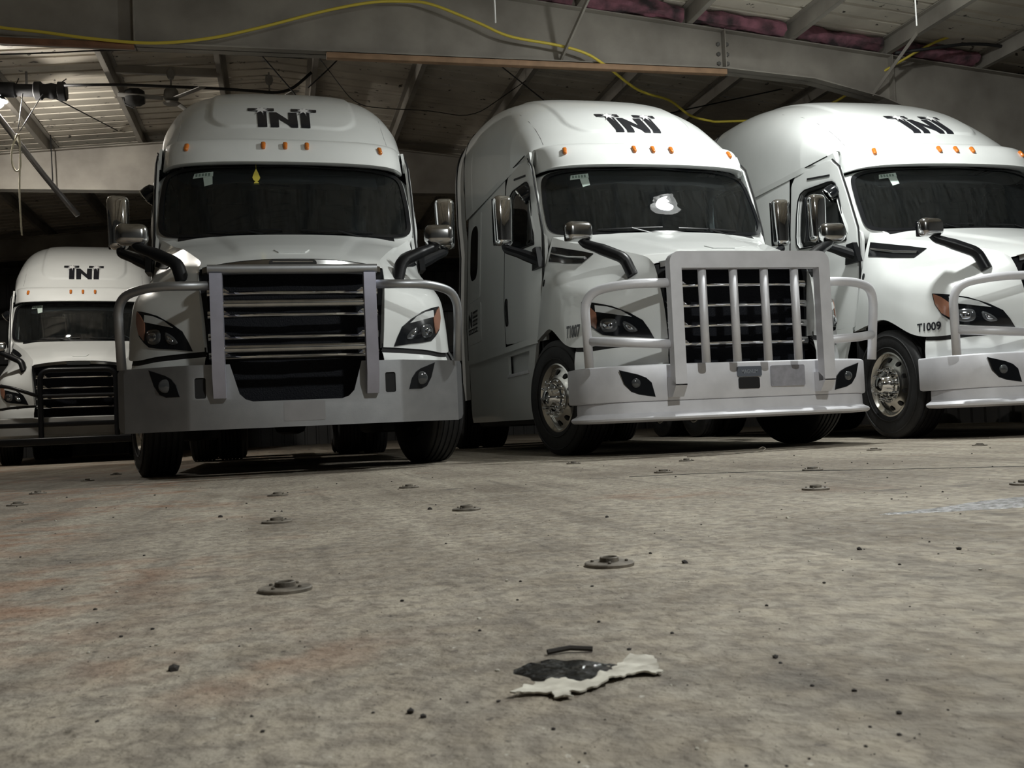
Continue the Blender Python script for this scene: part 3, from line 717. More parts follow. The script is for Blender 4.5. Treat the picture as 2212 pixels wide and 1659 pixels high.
def roof_mesh():
    b = MB(); b.add(*ROOF.mesh(np.r_[np.linspace(0, .35, 70), np.linspace(.36, 1, 40)], np.linspace(-1, 1, 161))); 
    f0 = ROOF.at(np.zeros(121), np.linspace(-1, 1, 121)); f1 = f0 * np.array([.985, 1, 1]) + np.array([0, .03, -.13])
    b.add([tuple(p) for p in np.concatenate([f0, f1])], [(k, k + 1, 122 + k, 121 + k) for k in range(120)])
    e0 = ROOF.at(np.linspace(0, 1, 40), np.ones(40)); e1 = e0 + np.array([-.004, 0, -.06])
    for sg in (1, -1): b.add([(p[0] * sg, p[1], p[2]) for p in np.concatenate([e0, e1])], [(k, k + 1, 41 + k, 40 + k) for k in range(39)])
    # rear face
    e = ROOF.at(np.ones(41), np.linspace(-1, 1, 41)); c = len(b.v); b.add([tuple(p) for p in e], [tuple(range(41))]); return b
def seam_tube(pts, r=.008):
    def f(): b = MB(); b.add(*tube(pts, r, 6)); b.mirror(); return b
    return f

def make_truck(kind, loc, rz, number, steer):
    tk = empty('semi_truck', loc, rz)
    P = lambda n, k, bf, m, par=None, **kw: part(n, k, par or tk, bf, m, **kw)
    P('chassis', 'chassis', b_chassis, CHASSIS)
    P('hood', 'hood', b_hood, WHITE, ang=60)
    rf = P('roof_fairing', 'roof_fairing', roof_mesh, WHITE, ang=60)
    P('roof_seam', 'roof_seam', seam_tube([tuple(ROOF.at([s], [t])[0] + ROOF.nrm([s], [t])[0] * -.004) for s, t in [(.055, .60), (.12, .565), (.2, .53), (.3, .50), (.42, .48), (.55, .47)]], .006), STARG, rf)
    P('side_seam', 'side_seam', seam_tube([(side_x(y, 2.92) + .010, y, 2.924) for y in arange(1.0, 3.8, .1)] , .007), SEAM, rf)
    P('rear_seam', 'rear_seam', seam_tube([(float(side_x(3.8, z)) + .004, 3.815, z) for z in arange(1.1, 2.9, .2)] + [tuple(ROOF.at([1.0], [t])[0] + np.array([0, .012, 0])) for t in (.97, .8, .65, .5, .35)], .012), SEAM, rf)
    lg = P('roof_lettering', 'letter_t1', b_letter(LT1[0]), DECAL, rf)
    P('letter', 'letter_n', b_letter(LN[0]), DECAL, rf); P('letter', 'letter_t2', b_letter(LT2[0]), DECAL, rf)
    for i, cx in enumerate((668, 1690)):
        po, of = tx_star(cx, .072, .026, 8, .2, .35, .006); P('letter_star', 'star_g%d' % i, b_letter(po, .008), STARG, rf)
        po, of = tx_star(cx, .052, .026, 7, .5, .15, .008); P('letter_star', 'star_w%d' % i, b_letter(po, .011), STARM, rf)
    vs = P('sun_visor', 'visor', lambda: MB().add(*VISOR.mesh(np.linspace(-1, 1, 81), np.linspace(0, 1, 36))), WHITE, ang=50)
    for x, z in ((-.85, 2.86), (-.19, 2.862), (0, 2.862), (.19, 2.862), (.85, 2.86)):
        p, n = marker_base(x, z); m = P('marker_light', 'marker', b_marker, AMBER, vs)
        q = Vector((0, -1, 0)).rotation_difference(n); m.rotation_mode = 'QUATERNION'; m.rotation_quaternion = q; m.location = p + n * .008
    P('pillar_frame', 'pillar', b_pillar, WHITE, ang=50)
    g = P('windshield', 'windshield', b_ws, GLASS)
    P('gasket', 'gasket', b_gasket, BLACKG, g)
    P('cowl', 'cowl', b_cowl, BLACK)
    P('wiper', 'wiper_a', b_wiper(-.62, -.05, .035, .06), BLACK); P('wiper', 'wiper_b', b_wiper(.10, .68, .05, .03), BLACK)
    # stickers inside the windshield
    st = lambda k, r: P('sticker', k, lambda: MB().add(*WS.patch(smooth_loop(r, 16), .004, 2)), STICK, g)
    st('sticker_a', [(-.775, .855), (-.61, .87), (-.61, .935), (-.765, .925)]); st('sticker_b', [(-.69, .86), (-.615, .865), (-.61, .75), (-.675, .725)])
    def tick():
        b = MB()
        for k in range(5):
            u = -.755 + k * .026; b.add(*WS.patch(smooth_loop([(u, .875), (u + .017, .877), (u + .017, .918), (u, .916)], 8), .006, 1))
        return b
    P('sticker_number', 'sticker_print', tick, mat('print_grey_green', (.16, .22, .19), .6), g)
    # interior
    it = P('interior', 'interior', b_interior, INTER); P('curtain', 'curtain', b_curtain, CURT, it); P('sun_shade', 'shade', b_shade, SHADE, it)
    for x in (-.55, .55): s = P('seat', 'seat', b_seat, INTER, it); s.location = (x, 1.30, 1.75)
    w = P('steering_wheel', 'steering', b_wheelst, BLACK, it); w.location = (.55, .88, 1.98)
    # sides
    for sx in (-1, 1):
        mir = lambda bf: (bf if sx > 0 else (lambda: bf().flipx())); k = 'R' if sx > 0 else 'L'
        P('cab_header', 'cab_header' + k, mir(b_sidepatch([(.88, 2.74), (1.25, 2.84), (1.25, 2.94), (.92, 2.94), (.87, 2.85)], -.014, 40, -.04)), WHITE)
        P('cowl_side', 'cowl_side' + k, mir(b_sidepatch([(.64, 1.06), (.50, 1.06), (.47, 1.5), (.465, 1.95), (.49, 2.03), (.60, 2.16), (.66, 2.0)], -.012, 40, -.04)), WHITE)
        d = P('door', 'door' + k, mir(b_door), WHITE, ang=40)
        P('door_seal', 'door_seal' + k, mir(lambda: MB().add(*tube([tuple(SIDE.at([a], [z])[0] + np.array([.0, 0, 0])) for a, z in [(.545, 1.10), (.502, 1.40), (.487, 1.80), (.507, 2.08), (.642, 2.45), (.782, 2.765), (.915, 2.872)]], .009, 6))), SEAM, d)
        P('door_window', 'door_window' + k, mir(b_sidepatch(WIN, -.006, 60, -.012, 5)), GLASSD, d, ang=0)
        P('window_seal', 'window_seal' + k, mir(lambda: MB().add(*tube([tuple(SIDE.at([a], [z])[0] + np.array([.012, 0, 0])) for a, z in list(smooth_loop(WIN, 50)) + [smooth_loop(WIN, 50)[0]]], .008, 6))), BLACK, d)
        P('door_handle', 'door_handle' + k, mir(b_sidepatch(rrect(1.62, 1.31, 1.725, 1.60, .045, 5), .020, 40, -.01, 4, .01)), BLACKG, d)
        P('vent_shade', 'vent_shade' + k, mir(b_sidepatch([(.94, 2.70), (1.4, 2.775), (1.4, 2.795), (.94, 2.72)], .018, 20)), SEAM, d)
        sl = P('sleeper_side', 'sleeper' + k, mir(b_sleeper), WHITE, ang=50)
        P('sleeper_gap', 'sleeper_gap' + k, mir(lambda: MB().add(*SIDE.mesh(np.linspace(1.70, 1.85, 3), np.linspace(1.12, 2.9, 8), -.012))), SEAM, sl)
        P('window_recess', 'sl_recess' + k, mir(b_sidepatch(rrect(3.0, 1.80, 3.70, 2.82, .05), .019, 60, .005, 4)), WHITE, sl)
        P('sleeper_window', 'sl_window' + k, mir(b_sidepatch(rrect(3.14, 2.05, 3.56, 2.70, .16, 6), .026, 60, .015, 4)), BLACKG, sl)
        P('luggage_door', 'sl_hatch' + k, mir(b_sidepatch(rrect(2.95, 1.28, 3.70, 1.74, .05), .018, 60, .005, 4)), WHITE, sl)
        P('side_extender', 'extender' + k, mir(b_extender), WHITE); P('extender_edge', 'extedge' + k, mir(b_extedge), BLACK)
        sk = P('side_skirt', 'skirt' + k, mir(b_skirt), WHITE)
        P('step', 'step_a' + k, mir(b_step(.795, .97, 1.82)), ALUL, sk)
        P('side_emblem', 'emblem' + k, mir(lambda: MB().add(*HSIDE.patch(np.array([(.965 + .012 * math.cos(t), .46 + .035 * math.sin(t)) for t in np.linspace(0, 2 * math.pi, 20, endpoint=False)]), .008, 3))), BLACKG)
        # headlight
        h = P('headlight', 'headlight' + k, mir(b_hl('hl', HL, .006)), BLACKG, ang=50)
        P('lamp_brow', 'brow' + k, mir(b_hl('brow', HLB, .010)), BROW, h, ang=50); P('turn_signal', 'turn' + k, mir(b_hl('amb', AMB, .011)), AMBERD, h, ang=50)
        P('lamp_lens', 'lb1' + k, mir(b_hl('lb1', LB1, .010, .012, 24, 4)), LENS, h, ang=0); P('lamp_lens', 'lb2' + k, mir(b_hl('lb2', LB2, .010, .012, 24, 4)), LENS, h, ang=0)
        for kk, pts in (('lr1', LB1), ('lr2', LB2)):
            c = np.mean(pts, 0); P('lamp_reflector', kk + k, mir(b_hl(kk, [tuple(c + (np.array(p) - c) * .55) for p in pts], .020, .010, 18, 3)), BOWL, h, ang=0)
        # hood vent
        vn = P('hood_vent', 'vent' + k, mir(b_hl('vent', VENT, .008, 0, 40)), BLACKG)
        P('vent_slat', 'vslat' + k, mir(lambda: MB().add(*tube([tuple(HSIDE.at([u], [v])[0] + HSIDE.nrm([u], [v])[0] * .016) for u, v in HSIDE.closest([(1.09, .37, 1.835), (1.04, .1, 1.775), (.955, -.14, 1.72)])], .012, 8))), CHROMED, vn)
        # mirrors
        ms = P('main_mirror', 'mirror', b_mirror, CHROME); ms.location = (1.455 * sx, .715, 2.215); ms.rotation_euler = (0, 0, R(8) * -sx)
        P('mirror_glass', 'mirback', b_mirback, BLACKG, ms); P('mirror_arm', 'mirarm' + k, mir(b_mirarm), BLACK)
        hm = P('hood_mirror', 'hmirror', b_hmirror, CHROMED); hm.location = (1.165 * sx, -.65, 1.84); hm.rotation_euler = (0, 0, R(6) * -sx)
        P('mirror_glass', 'hmback', b_hmback, BLACKG, hm); P('hood_mirror_arm', 'hmarm' + k, mir(b_hmarm), BLACK)
        front_wheel(tk, sx, steer)
        fs = P('front_fascia', 'fascia' + k, mir(b_fascia), WHITE, ang=50); P('fascia_gap', 'fascia_gap' + k, mir(b_fasciagap), SEAM, fs)
    dm = P('look_down_mirror', 'doormirror', b_doormirror, BLACKG); dm.location = (-1.20, .86, 2.50); dm.rotation_euler = (0, R(35), R(-25) + math.pi)
    P('mirror_rim', 'doorring', b_doorring, CHROME, dm)
    rear_wheels(tk)
    # front
    gr = P('grille', 'grille', b_grille, MESHM); P('grille_surround', 'surround', b_surround, BLACK)
    for z in (1.305, 1.145, .985, .845):
        P('grille_bar', 'bar%.3f' % z, b_bar(z), CHROME, gr)
    P('grille_trim', 'trim', b_trim, CHROMED); P('badge', 'badge', b_badge, CHROME)
    P('hood_patch', 'hood_patch', lambda: MB().add(*HOOD.patch(smooth_loop([(-.19, .235), (.19, .235), (.145, .17), (-.145, .17)], 24), .008, 3)), WHITE, ang=30)
    if kind == 1:
        bp = P('bumper', 'bumper1', b_bumper1, ALU, ang=20)
        P('plate_mark', 'platemark1', b_hole(-.10, .385, .19, .525, -1.278), mat('clean_aluminium', (.52, .52, .545), .36, metal=.85, var=.15, vscale=6), bp)
        for s in (-1, 1):
            k = 'R' if s > 0 else 'L'; mir = lambda bf: (bf if s > 0 else (lambda: bf().flipx()))
            P('tow_hole_dark', 'tow1' + k, mir(b_hole(.622, .562, .703, .713, -1.262)), SEAM, bp)  # black plate backs the tow hole in place of its inner shade
            f = P('fog_light', 'fog1' + k, mir(b_fogpatch(FOG1, wing, 1, .006)), BLACK); P('fog_lens', 'fogl1' + k, mir(b_foglens(FOG1, wing, .90, .665, .05)), LENS, f, ang=0)
        gd = P('grille_guard', 'guard1top', b_guard1top, ALU); P('guard_post', 'guard1R', b_guard1, POSTM, gd, ang=30); P('guard_post', 'guard1L', lambda: b_guard1().flipx(), POSTM, gd, ang=30)
        for z in (1.215, .90): P('cross_tube', 'gtube%.2f' % z, b_gtube(z), CHROMED, gd)
        P('side_loop', 'loop1R', b_loop1, ALU, gd, ang=0); P('side_loop', 'loop1L', lambda: b_loop1().flipx(), ALU, gd, ang=0)
    elif kind == 2:
        bp = P('bumper', 'bumper2', b_bumper2, ALUL, ang=40); P('bumper_lip', 'lip2', b_lip2, ALUL, bp, ang=40)
        P('maker_plate', 'makerplate', b_hole(-.10, .585, .11, .665, -1.214), PLATEM, bp)
        P('plate_lettering', 'magnum', lambda: text_on('MAGNUM', lambda a, b2: (-.065 + .14 * a, -1.2165, .608 + .032 * b2)), mat('plate_letters', (.34, .37, .42), .4, metal=.4), bp)
        P('plate_mark', 'platemark2', b_hole(.19, .50, .49, .665, -1.210), SMUDGE, bp); P('tow_opening', 'tow2', b_hole(-.09, .49, .09, .578, -1.212), SEAM, bp)
        for s in (-1, 1):
            k = 'R' if s > 0 else 'L'; mir = lambda bf: (bf if s > 0 else (lambda: bf().flipx()))
            f = P('fog_light', 'fog2' + k, mir(b_fogpatch(FOG2, wing2, 1, .006)), BLACKG); P('fog_lens', 'fogl2' + k, mir(b_foglens(FOG2, wing2, .92, .565, .038)), LENS, f, ang=0)
        gd = P('grille_guard', 'guard2', b_guard2, ALUL, ang=30)
        for x in (-.395, -.132, .132, .395): P('guard_bar', 'vbar%.2f' % x, b_vbar(x), ALUL, gd, ang=0)
        for k, m in (('R', 0), ('L', 1)):
            P('side_loop', 'loop2' + k, (lambda: b_loop2().flipx()) if m else b_loop2, ALUL, gd, ang=0); P('side_tube', 'loop2l' + k, (lambda: b_loop2low().flipx()) if m else b_loop2low, ALUL, gd, ang=0)
    else:
        bp = P('bumper', 'bumper0', lambda: MB().add(*sweep(plan2(1.24, -.62, -.9, 0), [(-.2, .72), (-.02, .715), (0, .70), (0, .45), (-.02, .43), (-.02, .40), (-.06, .30), (-.15, .29)])), BUMPG, ang=40)
        def g0():
            b = MB(); b.add(*tube(fillet([(-.53, -1.33, .33), (-.53, -1.33, 1.42), (.53, -1.33, 1.42), (.53, -1.33, .33)], .16, 8), .04, 12)); b.add(*box(0, -1.33, .35, 2.3, .09, .11, .02)); return b
        gd = P('grille_guard', 'guard0', g0, BLACK, ang=0 if False else 50)
        P('cross_tube', 'g0a', lambda: MB().add(*box(0, -1.31, .60, 2.2, .05, .07, .012)), BLACK, gd); P('cross_tube', 'g0b', lambda: MB().add(*tube([(-.5, -1.33, 1.03), (.5, -1.33, 1.03)], .028, 10)), BLACK, gd)
        for k, s in (('R', 1), ('L', -1)):
            P('side_loop', 'g0loop' + k, lambda s=s: MB().add(*tube(fillet([(s * .53, -1.33, 1.02), (s * .95, -1.24, 1.18), (s * 1.2, -1.05, 1.22), (s * 1.24, -1.0, .36)], .1, 6), .028, 10)), BLACK, gd, ang=0)
    if number:
        y0, y1, z0, z1 = (-.425, -.605, .982, 1.088) if number == 'T1007' else (-.473, -.678, .943, 1.018)
        P('unit_number', 'num' + number, lambda: text_on(number, lambda a, b2: on_side(y0 + (y1 - y0) * a, z0 + (z1 - z0) * b2)), DECAL)
    if kind == 2:
        def nd():
            b = MB(); X = lambda y, z: (-float(side_x(y, z)) - .021, y, z)
            def q(a0, b0, a1, b1): b.add([X(3.66 - .56 * a, 1.41 + .27 * c) for a, c in ((a0, b0), (a1, b0), (a1, b1), (a0, b1))], [(0, 1, 2, 3)])
            b.add([X(3.66 - .56 * a, 1.41 + .27 * c) for a, c in ((0, .3), (.1, .3), (.1, .72), (.28, .3), (.38, .3), (.38, 1), (.28, 1), (.28, .62), (.1, 1), (0, 1))], [(0, 1, 2, 9), (2, 3, 7, 8), (3, 4, 5, 6, 7)])
            for r, (c0, c1) in enumerate(((.66, .97), (.32, .58), (0, .22))):
                for j in range(6):
                    a = (.45 if r < 2 else 0) + j * (.09 if r < 2 else .165); w = .065 if r < 2 else .12
                    q(a, c0, a + w, c0 + (c1 - c0) * .28); q(a, c1 - (c1 - c0) * .28, a + w, c1); q(a, c0, a + w * .35, c1)
            return b
        P('company_decal', 'ndecal', nd, DECAL)
    return tk

GRP = 'parked white semi trucks'
t1 = make_truck(1, (.133, 8.467, 0), 0.0, None, R(14))
tag(t1, 'white semi truck seen head-on with grey aluminium bumper and horizontal-tube grille guard', 'truck', GRP)
t2 = make_truck(2, (3.586, 8.338, 0), R(.8), 'T1007', R(12))
tag(t2, 'white semi truck numbered T1007 with bright aluminium guard of four upright bars', 'truck', GRP)
t3 = make_truck(2, (6.747, 8.104, 0), R(-.9), 'T1009', 0.0)
tag(t3, 'white semi truck numbered T1009, cut off by the right edge of the view', 'truck', GRP)
t0 = make_truck(0, (-3.117, 17.446, 0), R(7.0), None, 0.0)
tag(t0, 'distant white semi truck with black tube grille guard, parked farthest back', 'truck', GRP)
# ------------------------------------------------------------------ building
ZR = lambda x: 5.74 - .095 * abs(x)
def roof_material():
    m = bpy.data.materials.new('roof_sheet'); m.use_nodes = True; nt = m.node_tree; b = nt.nodes['Principled BSDF']; b.inputs['Roughness'].default_value = .6
    tc = nt.nodes.new('ShaderNodeTexCoord'); geo = nt.nodes.new('ShaderNodeNewGeometry')
    n1 = nt.nodes.new('ShaderNodeTexNoise'); n1.inputs['Scale'].default_value = 1.3; n1.inputs['Detail'].default_value = 7
    n2 = nt.nodes.new('ShaderNodeTexNoise'); n2.inputs['Scale'].default_value = 9; n2.inputs['Detail'].default_value = 6
    nt.links.new(geo.outputs['Position'], n1.inputs['Vector']); nt.links.new(geo.outputs['Position'], n2.inputs['Vector'])
    r1 = nt.nodes.new('ShaderNodeValToRGB'); r1.color_ramp.elements[0].position = .3; r1.color_ramp.elements[0].color = (.45, .41, .35, 1); r1.color_ramp.elements[1].position = .65; r1.color_ramp.elements[1].color = (.68, .63, .54, 1)
    r2 = nt.nodes.new('ShaderNodeValToRGB'); r2.color_ramp.elements[0].position = .655; r2.color_ramp.elements[0].color = (1, 1, 1, 1); r2.color_ramp.elements[1].position = .70; r2.color_ramp.elements[1].color = (.12, .11, .10, 1)
    mx = nt.nodes.new('ShaderNodeMixRGB'); mx.blend_type = 'MULTIPLY'; mx.inputs[0].default_value = 1
    nt.links.new(n1.outputs['Fac'], r1.inputs[0]); nt.links.new(n2.outputs['Fac'], r2.inputs[0]); nt.links.new(r1.outputs[0], mx.inputs[1]); nt.links.new(r2.outputs[0], mx.inputs[2]); nt.links.new(mx.outputs[0], b.inputs['Base Color'])
    return m
ROOFM = roof_material()
def floor_material():
    m = bpy.data.materials.new('dirty_concrete'); m.use_nodes = True; nt = m.node_tree; b = nt.nodes['Principled BSDF']; L = nt.links.new
    geo = nt.nodes.new('ShaderNodeNewGeometry')
    def noise_(s, d, dist=0.0, vec=None, sc=None):
        n = nt.nodes.new('ShaderNodeTexNoise'); n.inputs['Scale'].default_value = s; n.inputs['Detail'].default_value = d; n.inputs['Distortion'].default_value = dist; src = geo.outputs['Position']
        if sc: mp = nt.nodes.new('ShaderNodeMapping'); mp.inputs['Scale'].default_value = sc[0]; mp.inputs['Rotation'].default_value = (0, 0, sc[1]); L(src, mp.inputs[0]); src = mp.outputs[0]
        L(src, n.inputs['Vector']); return n.outputs['Fac']
    def ramp(f, a, ca, c, cc):
        r = nt.nodes.new('ShaderNodeValToRGB'); r.color_ramp.elements[0].position = a; r.color_ramp.elements[0].color = (*ca, 1); r.color_ramp.elements[1].position = c; r.color_ramp.elements[1].color = (*cc, 1); L(f, r.inputs[0]); return r.outputs[0]
    def mix(f, a, c, mode='MIX'):
        x = nt.nodes.new('ShaderNodeMixRGB'); x.blend_type = mode
        if isinstance(f, float): x.inputs[0].default_value = f
        else: L(f, x.inputs[0])
        for i, q in ((1, a), (2, c)):
            if isinstance(q, tuple): x.inputs[i].default_value = (*q, 1)
            else: L(q, x.inputs[i])
        return x.outputs[0]
    base = ramp(noise_(1.7, 9, .4), .32, (.255, .218, .17), .68, (.52, .462, .372))
    base = mix(ramp(noise_(14, 8, .2), .38, (0, 0, 0), .62, (1, 1, 1)), base, mix(.5, base, (.39, .36, .31)))
    # tyre tracks running towards the trucks
    trk = ramp(noise_(1.0, 3, 0, None, ((3.2, .16, 1), R(12))), .50, (0, 0, 0), .66, (1, 1, 1))
    base = mix(mix(.9, (0, 0, 0), trk), base, mix(.7, base, (.56, .51, .42)))
    big = ramp(noise_(.62, 6, .7), .47, (0, 0, 0), .66, (1, 1, 1)); base = mix(mix(.75, (0, 0, 0), big), base, mix(.5, base, (.13, .10, .078)))
    mot = ramp(noise_(26, 8, .6), .36, (0, 0, 0), .60, (1, 1, 1)); base = mix(mot, mix(.55, base, (.12, .10, .085)), base)
    tr2 = ramp(noise_(2.2, 4, 0, None, ((4.5, .2, 1), R(-16))), .56, (0, 0, 0), .68, (1, 1, 1))
    base = mix(mix(.8, (0, 0, 0), tr2), base, mix(.55, base, (.13, .112, .095)))
    # rust stains
    sx = nt.nodes.new('ShaderNodeSeparateXYZ'); L(geo.outputs['Position'], sx.inputs[0])
    gx = nt.nodes.new('ShaderNodeMapRange'); gx.inputs['From Min'].default_value = .7; gx.inputs['From Max'].default_value = -.4; gx.inputs['To Min'].default_value = -.06; gx.inputs['To Max'].default_value = .10; L(sx.outputs[0], gx.inputs['Value'])
    ra = nt.nodes.new('ShaderNodeMath'); ra.operation = 'ADD'; L(noise_(.9, 7, .8), ra.inputs[0]); L(gx.outputs[0], ra.inputs[1])
    rst = ramp(ra.outputs[0], .56, (0, 0, 0), .70, (1, 1, 1)); rst2 = ramp(noise_(6, 6), .42, (0, 0, 0), .60, (1, 1, 1))
    base = mix(mix(1.0, rst, rst2, 'MULTIPLY'), base, mix(.5, base, (.30, .13, .06)))
    # oil blotches
    oil = ramp(noise_(3.1, 7, .3), .63, (0, 0, 0), .70, (1, 1, 1)); base = mix(mix(.8, (0, 0, 0), oil), base, mix(.6, base, (.075, .07, .07)))
    spk = ramp(noise_(55, 4), .66, (0, 0, 0), .72, (1, 1, 1)); base = mix(mix(.7, (0, 0, 0), spk), base, (.06, .05, .045))
    wsp = ramp(noise_(70, 3, 0, None, ((1, 1, 1), 1.0)), .70, (0, 0, 0), .745, (1, 1, 1)); base = mix(mix(.7, (0, 0, 0), wsp), base, (.55, .52, .46))
    L(base, b.inputs['Base Color'])
    ro = nt.nodes.new('ShaderNodeMapRange'); ro.inputs['To Min'].default_value = .62; ro.inputs['To Max'].default_value = .9; L(noise_(5, 5), ro.inputs['Value']); L(ro.outputs[0], b.inputs['Roughness'])
    b.inputs['Specular IOR Level'].default_value = .25
    bp = nt.nodes.new('ShaderNodeBump'); bp.inputs['Strength'].default_value = .8; bp.inputs['Distance'].default_value = .012
    ad = nt.nodes.new('ShaderNodeMath'); ad.operation = 'MULTIPLY_ADD'; ad.inputs[1].default_value = .9; L(noise_(60, 8), ad.inputs[0]); L(noise_(22, 7, .3), ad.inputs[2]); L(ad.outputs[0], bp.inputs['Height']); L(bp.outputs[0], b.inputs['Normal'])
    return m
FLOORM = floor_material()
fl = MB(); fl.add(*box(-1, 10, -.1, 25, 38, .2)); fl = link('floor', fl.mesh('floor', FLOORM, 0, False)); tag(fl, kind='structure')
jt = MB(); jt.add(*tube(fillet([(1.7, 4.72, -.004), (2.15, 4.62, -.004), (3.05, 3.9, -.004), (4.4, 3.1, -.004)], .3), .007, 6)); link('floor_crack', jt.mesh('floor_crack', SEAM), fl)
# ceiling: sheets and purlins
ce = empty('ceiling'); tag(ce, kind='structure')
def b_sheet(s):
    def f():
        prof = []
        for k in range(3):
            o = k * .3; prof += [(o, 0), (o + .115, 0), (o + .13, .05), (o + .165, .05), (o + .18, 0)]
        prof.append((.9, 0)); v = []
        for x in (0.0, 10.9): v += [(s * x, y, 5.94 - .095 * x + z) for y, z in prof]
        n = len(prof); return MB().add(v, [(k, k + 1, n + k + 1, n + k) if s < 0 else (k, n + k, n + k + 1, k + 1) for k in range(n - 1)])
    return f
for k in range(39):
    for s in (-1, 1): o = part('roof_panel', 'roof_panel%d' % s, ce, b_sheet(s), ROOFM, 0, False); o.location = (0, -7.5 + .9 * k, .003 * (k % 2))
def b_purlin():
    b = MB(); b.add(*box(0, 10, .1, .012, 34, .20)); b.add(*box(.035, 10, .006, .07, 34, .012)); b.add(*box(-.035, 10, .194, .07, 34, .012)); b.add(*box(.068, 10, .02, .006, 34, .03)); return b
for i, x in enumerate((.66, 2.18, 3.73, 5.18, 6.6, 8.0, 9.45)):
    for s in (-1, 1): o = part('purlin', 'purlin', ce, b_purlin, STEEL, 0, False); o.location = (x * s, 0, ZR(x)); o.scale = (s, 1, 1)
rg = MB(); rg.add(*box(0, 10, 5.955, .5, 34, .01)); link('ridge_cap', rg.mesh('ridge_cap', STEELD, 0, False), ce)
# rafters
RB = [(-10.4, 3.55), (-9.5, 3.80), (-7.92, 4.38), (-6.91, 4.60), (-5.67, 4.685), (5.67, 4.685), (6.91, 4.60), (7.92, 4.38), (9.5, 3.80), (10.4, 3.55)]
def rbz(x): return float(np.interp(x, [p[0] for p in RB], [p[1] for p in RB]))
def b_web():
    b = MB(); out = RB + [(10.4, ZR(10.4)), (0, ZR(0)), (-10.4, ZR(10.4))]; b.add(*prism(out, -.008, .008, lambda x, z, t: (x, t, z))); return b
def strip(pts, w, th):
    b = MB()
    for (x0, z0), (x1, z1) in zip(pts[:-1], pts[1:]): b.add(*prism([(x0, z0), (x1, z1), (x1, z1 + th), (x0, z0 + th)], -w, w, lambda x, z, t: (x, t, z)))
    return b
def b_stiff(x): 
    def f():
        b = MB(); z0, z1 = rbz(x), ZR(x); b.add(*box(x, -.06, (z0 + z1) / 2, .012, .11, z1 - z0)); b.add(*box(x, .06, (z0 + z1) / 2, .012, .11, z1 - z0)); return b
    return f
def b_bolts():
    b = MB()
    for x in (5.62, 5.74):
        for z in (4.78, 4.90, 5.03): v, f = lathe([(.028, 0), (.028, .018), (.016, .028), (.001, .03)], 6, 'y'); b.add([(p[0] + x, -.014 - p[1], p[2] + z) for p in v], f)
    return b
for i, y in enumerate((11.5, 18.3, 25.1)):
    rb = part('roof_beam', 'beam_web', None, b_web, STEEL, 0, False); rb.location = (0, y, 0); tag(rb, kind='structure')
    part('bottom_flange', 'beam_bot', rb, lambda: strip(RB, .12, .014), STEEL, 0, False); part('top_flange', 'beam_top', rb, lambda: strip([(-10.4, ZR(10.4) - .014), (0, ZR(0) - .014), (10.4, ZR(10.4) - .014)], .10, .014), STEEL, 0, False)
    for x in (-8.1, -1.42, 5.68, 8.08): part('stiffener', 'stiff%.1f' % x, rb, b_stiff(x), STEEL, 0, False)
    if i == 0: part('splice_bolts', 'bolts', rb, b_bolts, STEELD)
    for s in (-1, 1):
        cl = part('beam_column', 'column', rb, lambda: MB().add(*box(0, 0, 1.78, .014, .24, 3.56)).add(*box(.45, 0, 2.3, .014, .24, 4.6)).add(*box(.22, 0, 2.1, .45, .012, 4.2)), STEEL, 0, False); cl.location = (9.92 * s, 0, 0); cl.scale = (s, 1, 1)
    if i == 0:
        for p, q in (((3.5, -.08, 4.70), (3.74, -1.05, 5.40)), ((7.78, -.08, 4.42), (8.02, -.75, 5.0)), ((-3.5, -.08, 4.70), (-3.74, -1.0, 5.40)), ((.45, .08, 4.70), (.66, 1.0, 5.69))):
            br = MB(); P0, P1 = Vector(p), Vector(q); d = (P1 - P0); M = Matrix.Translation((P0 + P1) / 2) @ d.to_track_quat('Z', 'Y').to_matrix().to_4x4()
            br.add(*box(0, .02, 0, .05, .008, d.length)); br.add(*box(-.022, 0, 0, .008, .045, d.length)); br.xf(M); link('flange_brace', br.mesh('flange_brace', STEEL, 0, False), rb)
# walls
def wall(name, x0, y0, x1, y1, h, m=None):
    L = math.hypot(x1 - x0, y1 - y0); n = int(L / .3); v = []; ux, uy = (x1 - x0) / L, (y1 - y0) / L; px, py = -uy, ux; prof = []
    for k in range(n): a = k * L / n; prof += [(a, 0), (a + .08, 0), (a + .10, .03), (a + .15, .03), (a + .17, 0)]
    prof.append((L, 0))
    for z in (0, h): v += [(x0 + ux * a + px * d, y0 + uy * a + py * d, z) for a, d in prof]
    q = len(prof); o = link(name, MB().add(v, [(k, k + 1, q + k + 1, q + k) for k in range(q - 1)]).mesh(name, m or WALLM, 0, False)); tag(o, kind='structure'); return o
wb = wall('wall_back', -11.5, 27, 10.5, 27, 5.9); wall('wall_right', 10.45, -7.5, 10.45, 27, 5.0); wall('wall_left', -11.5, 27, -11.5, -7.5, 5.0); wall('wall_front', 10.5, -7.5, -11.5, -7.5, 5.9)
for z in (1.3, 2.45, 3.6, 4.7): g = MB().add(*box(-.5, 26.9, z, 21.8, .1, .18)); link('wall_girt', g.mesh('wall_girt', DKSTEEL, 0, False), wb)
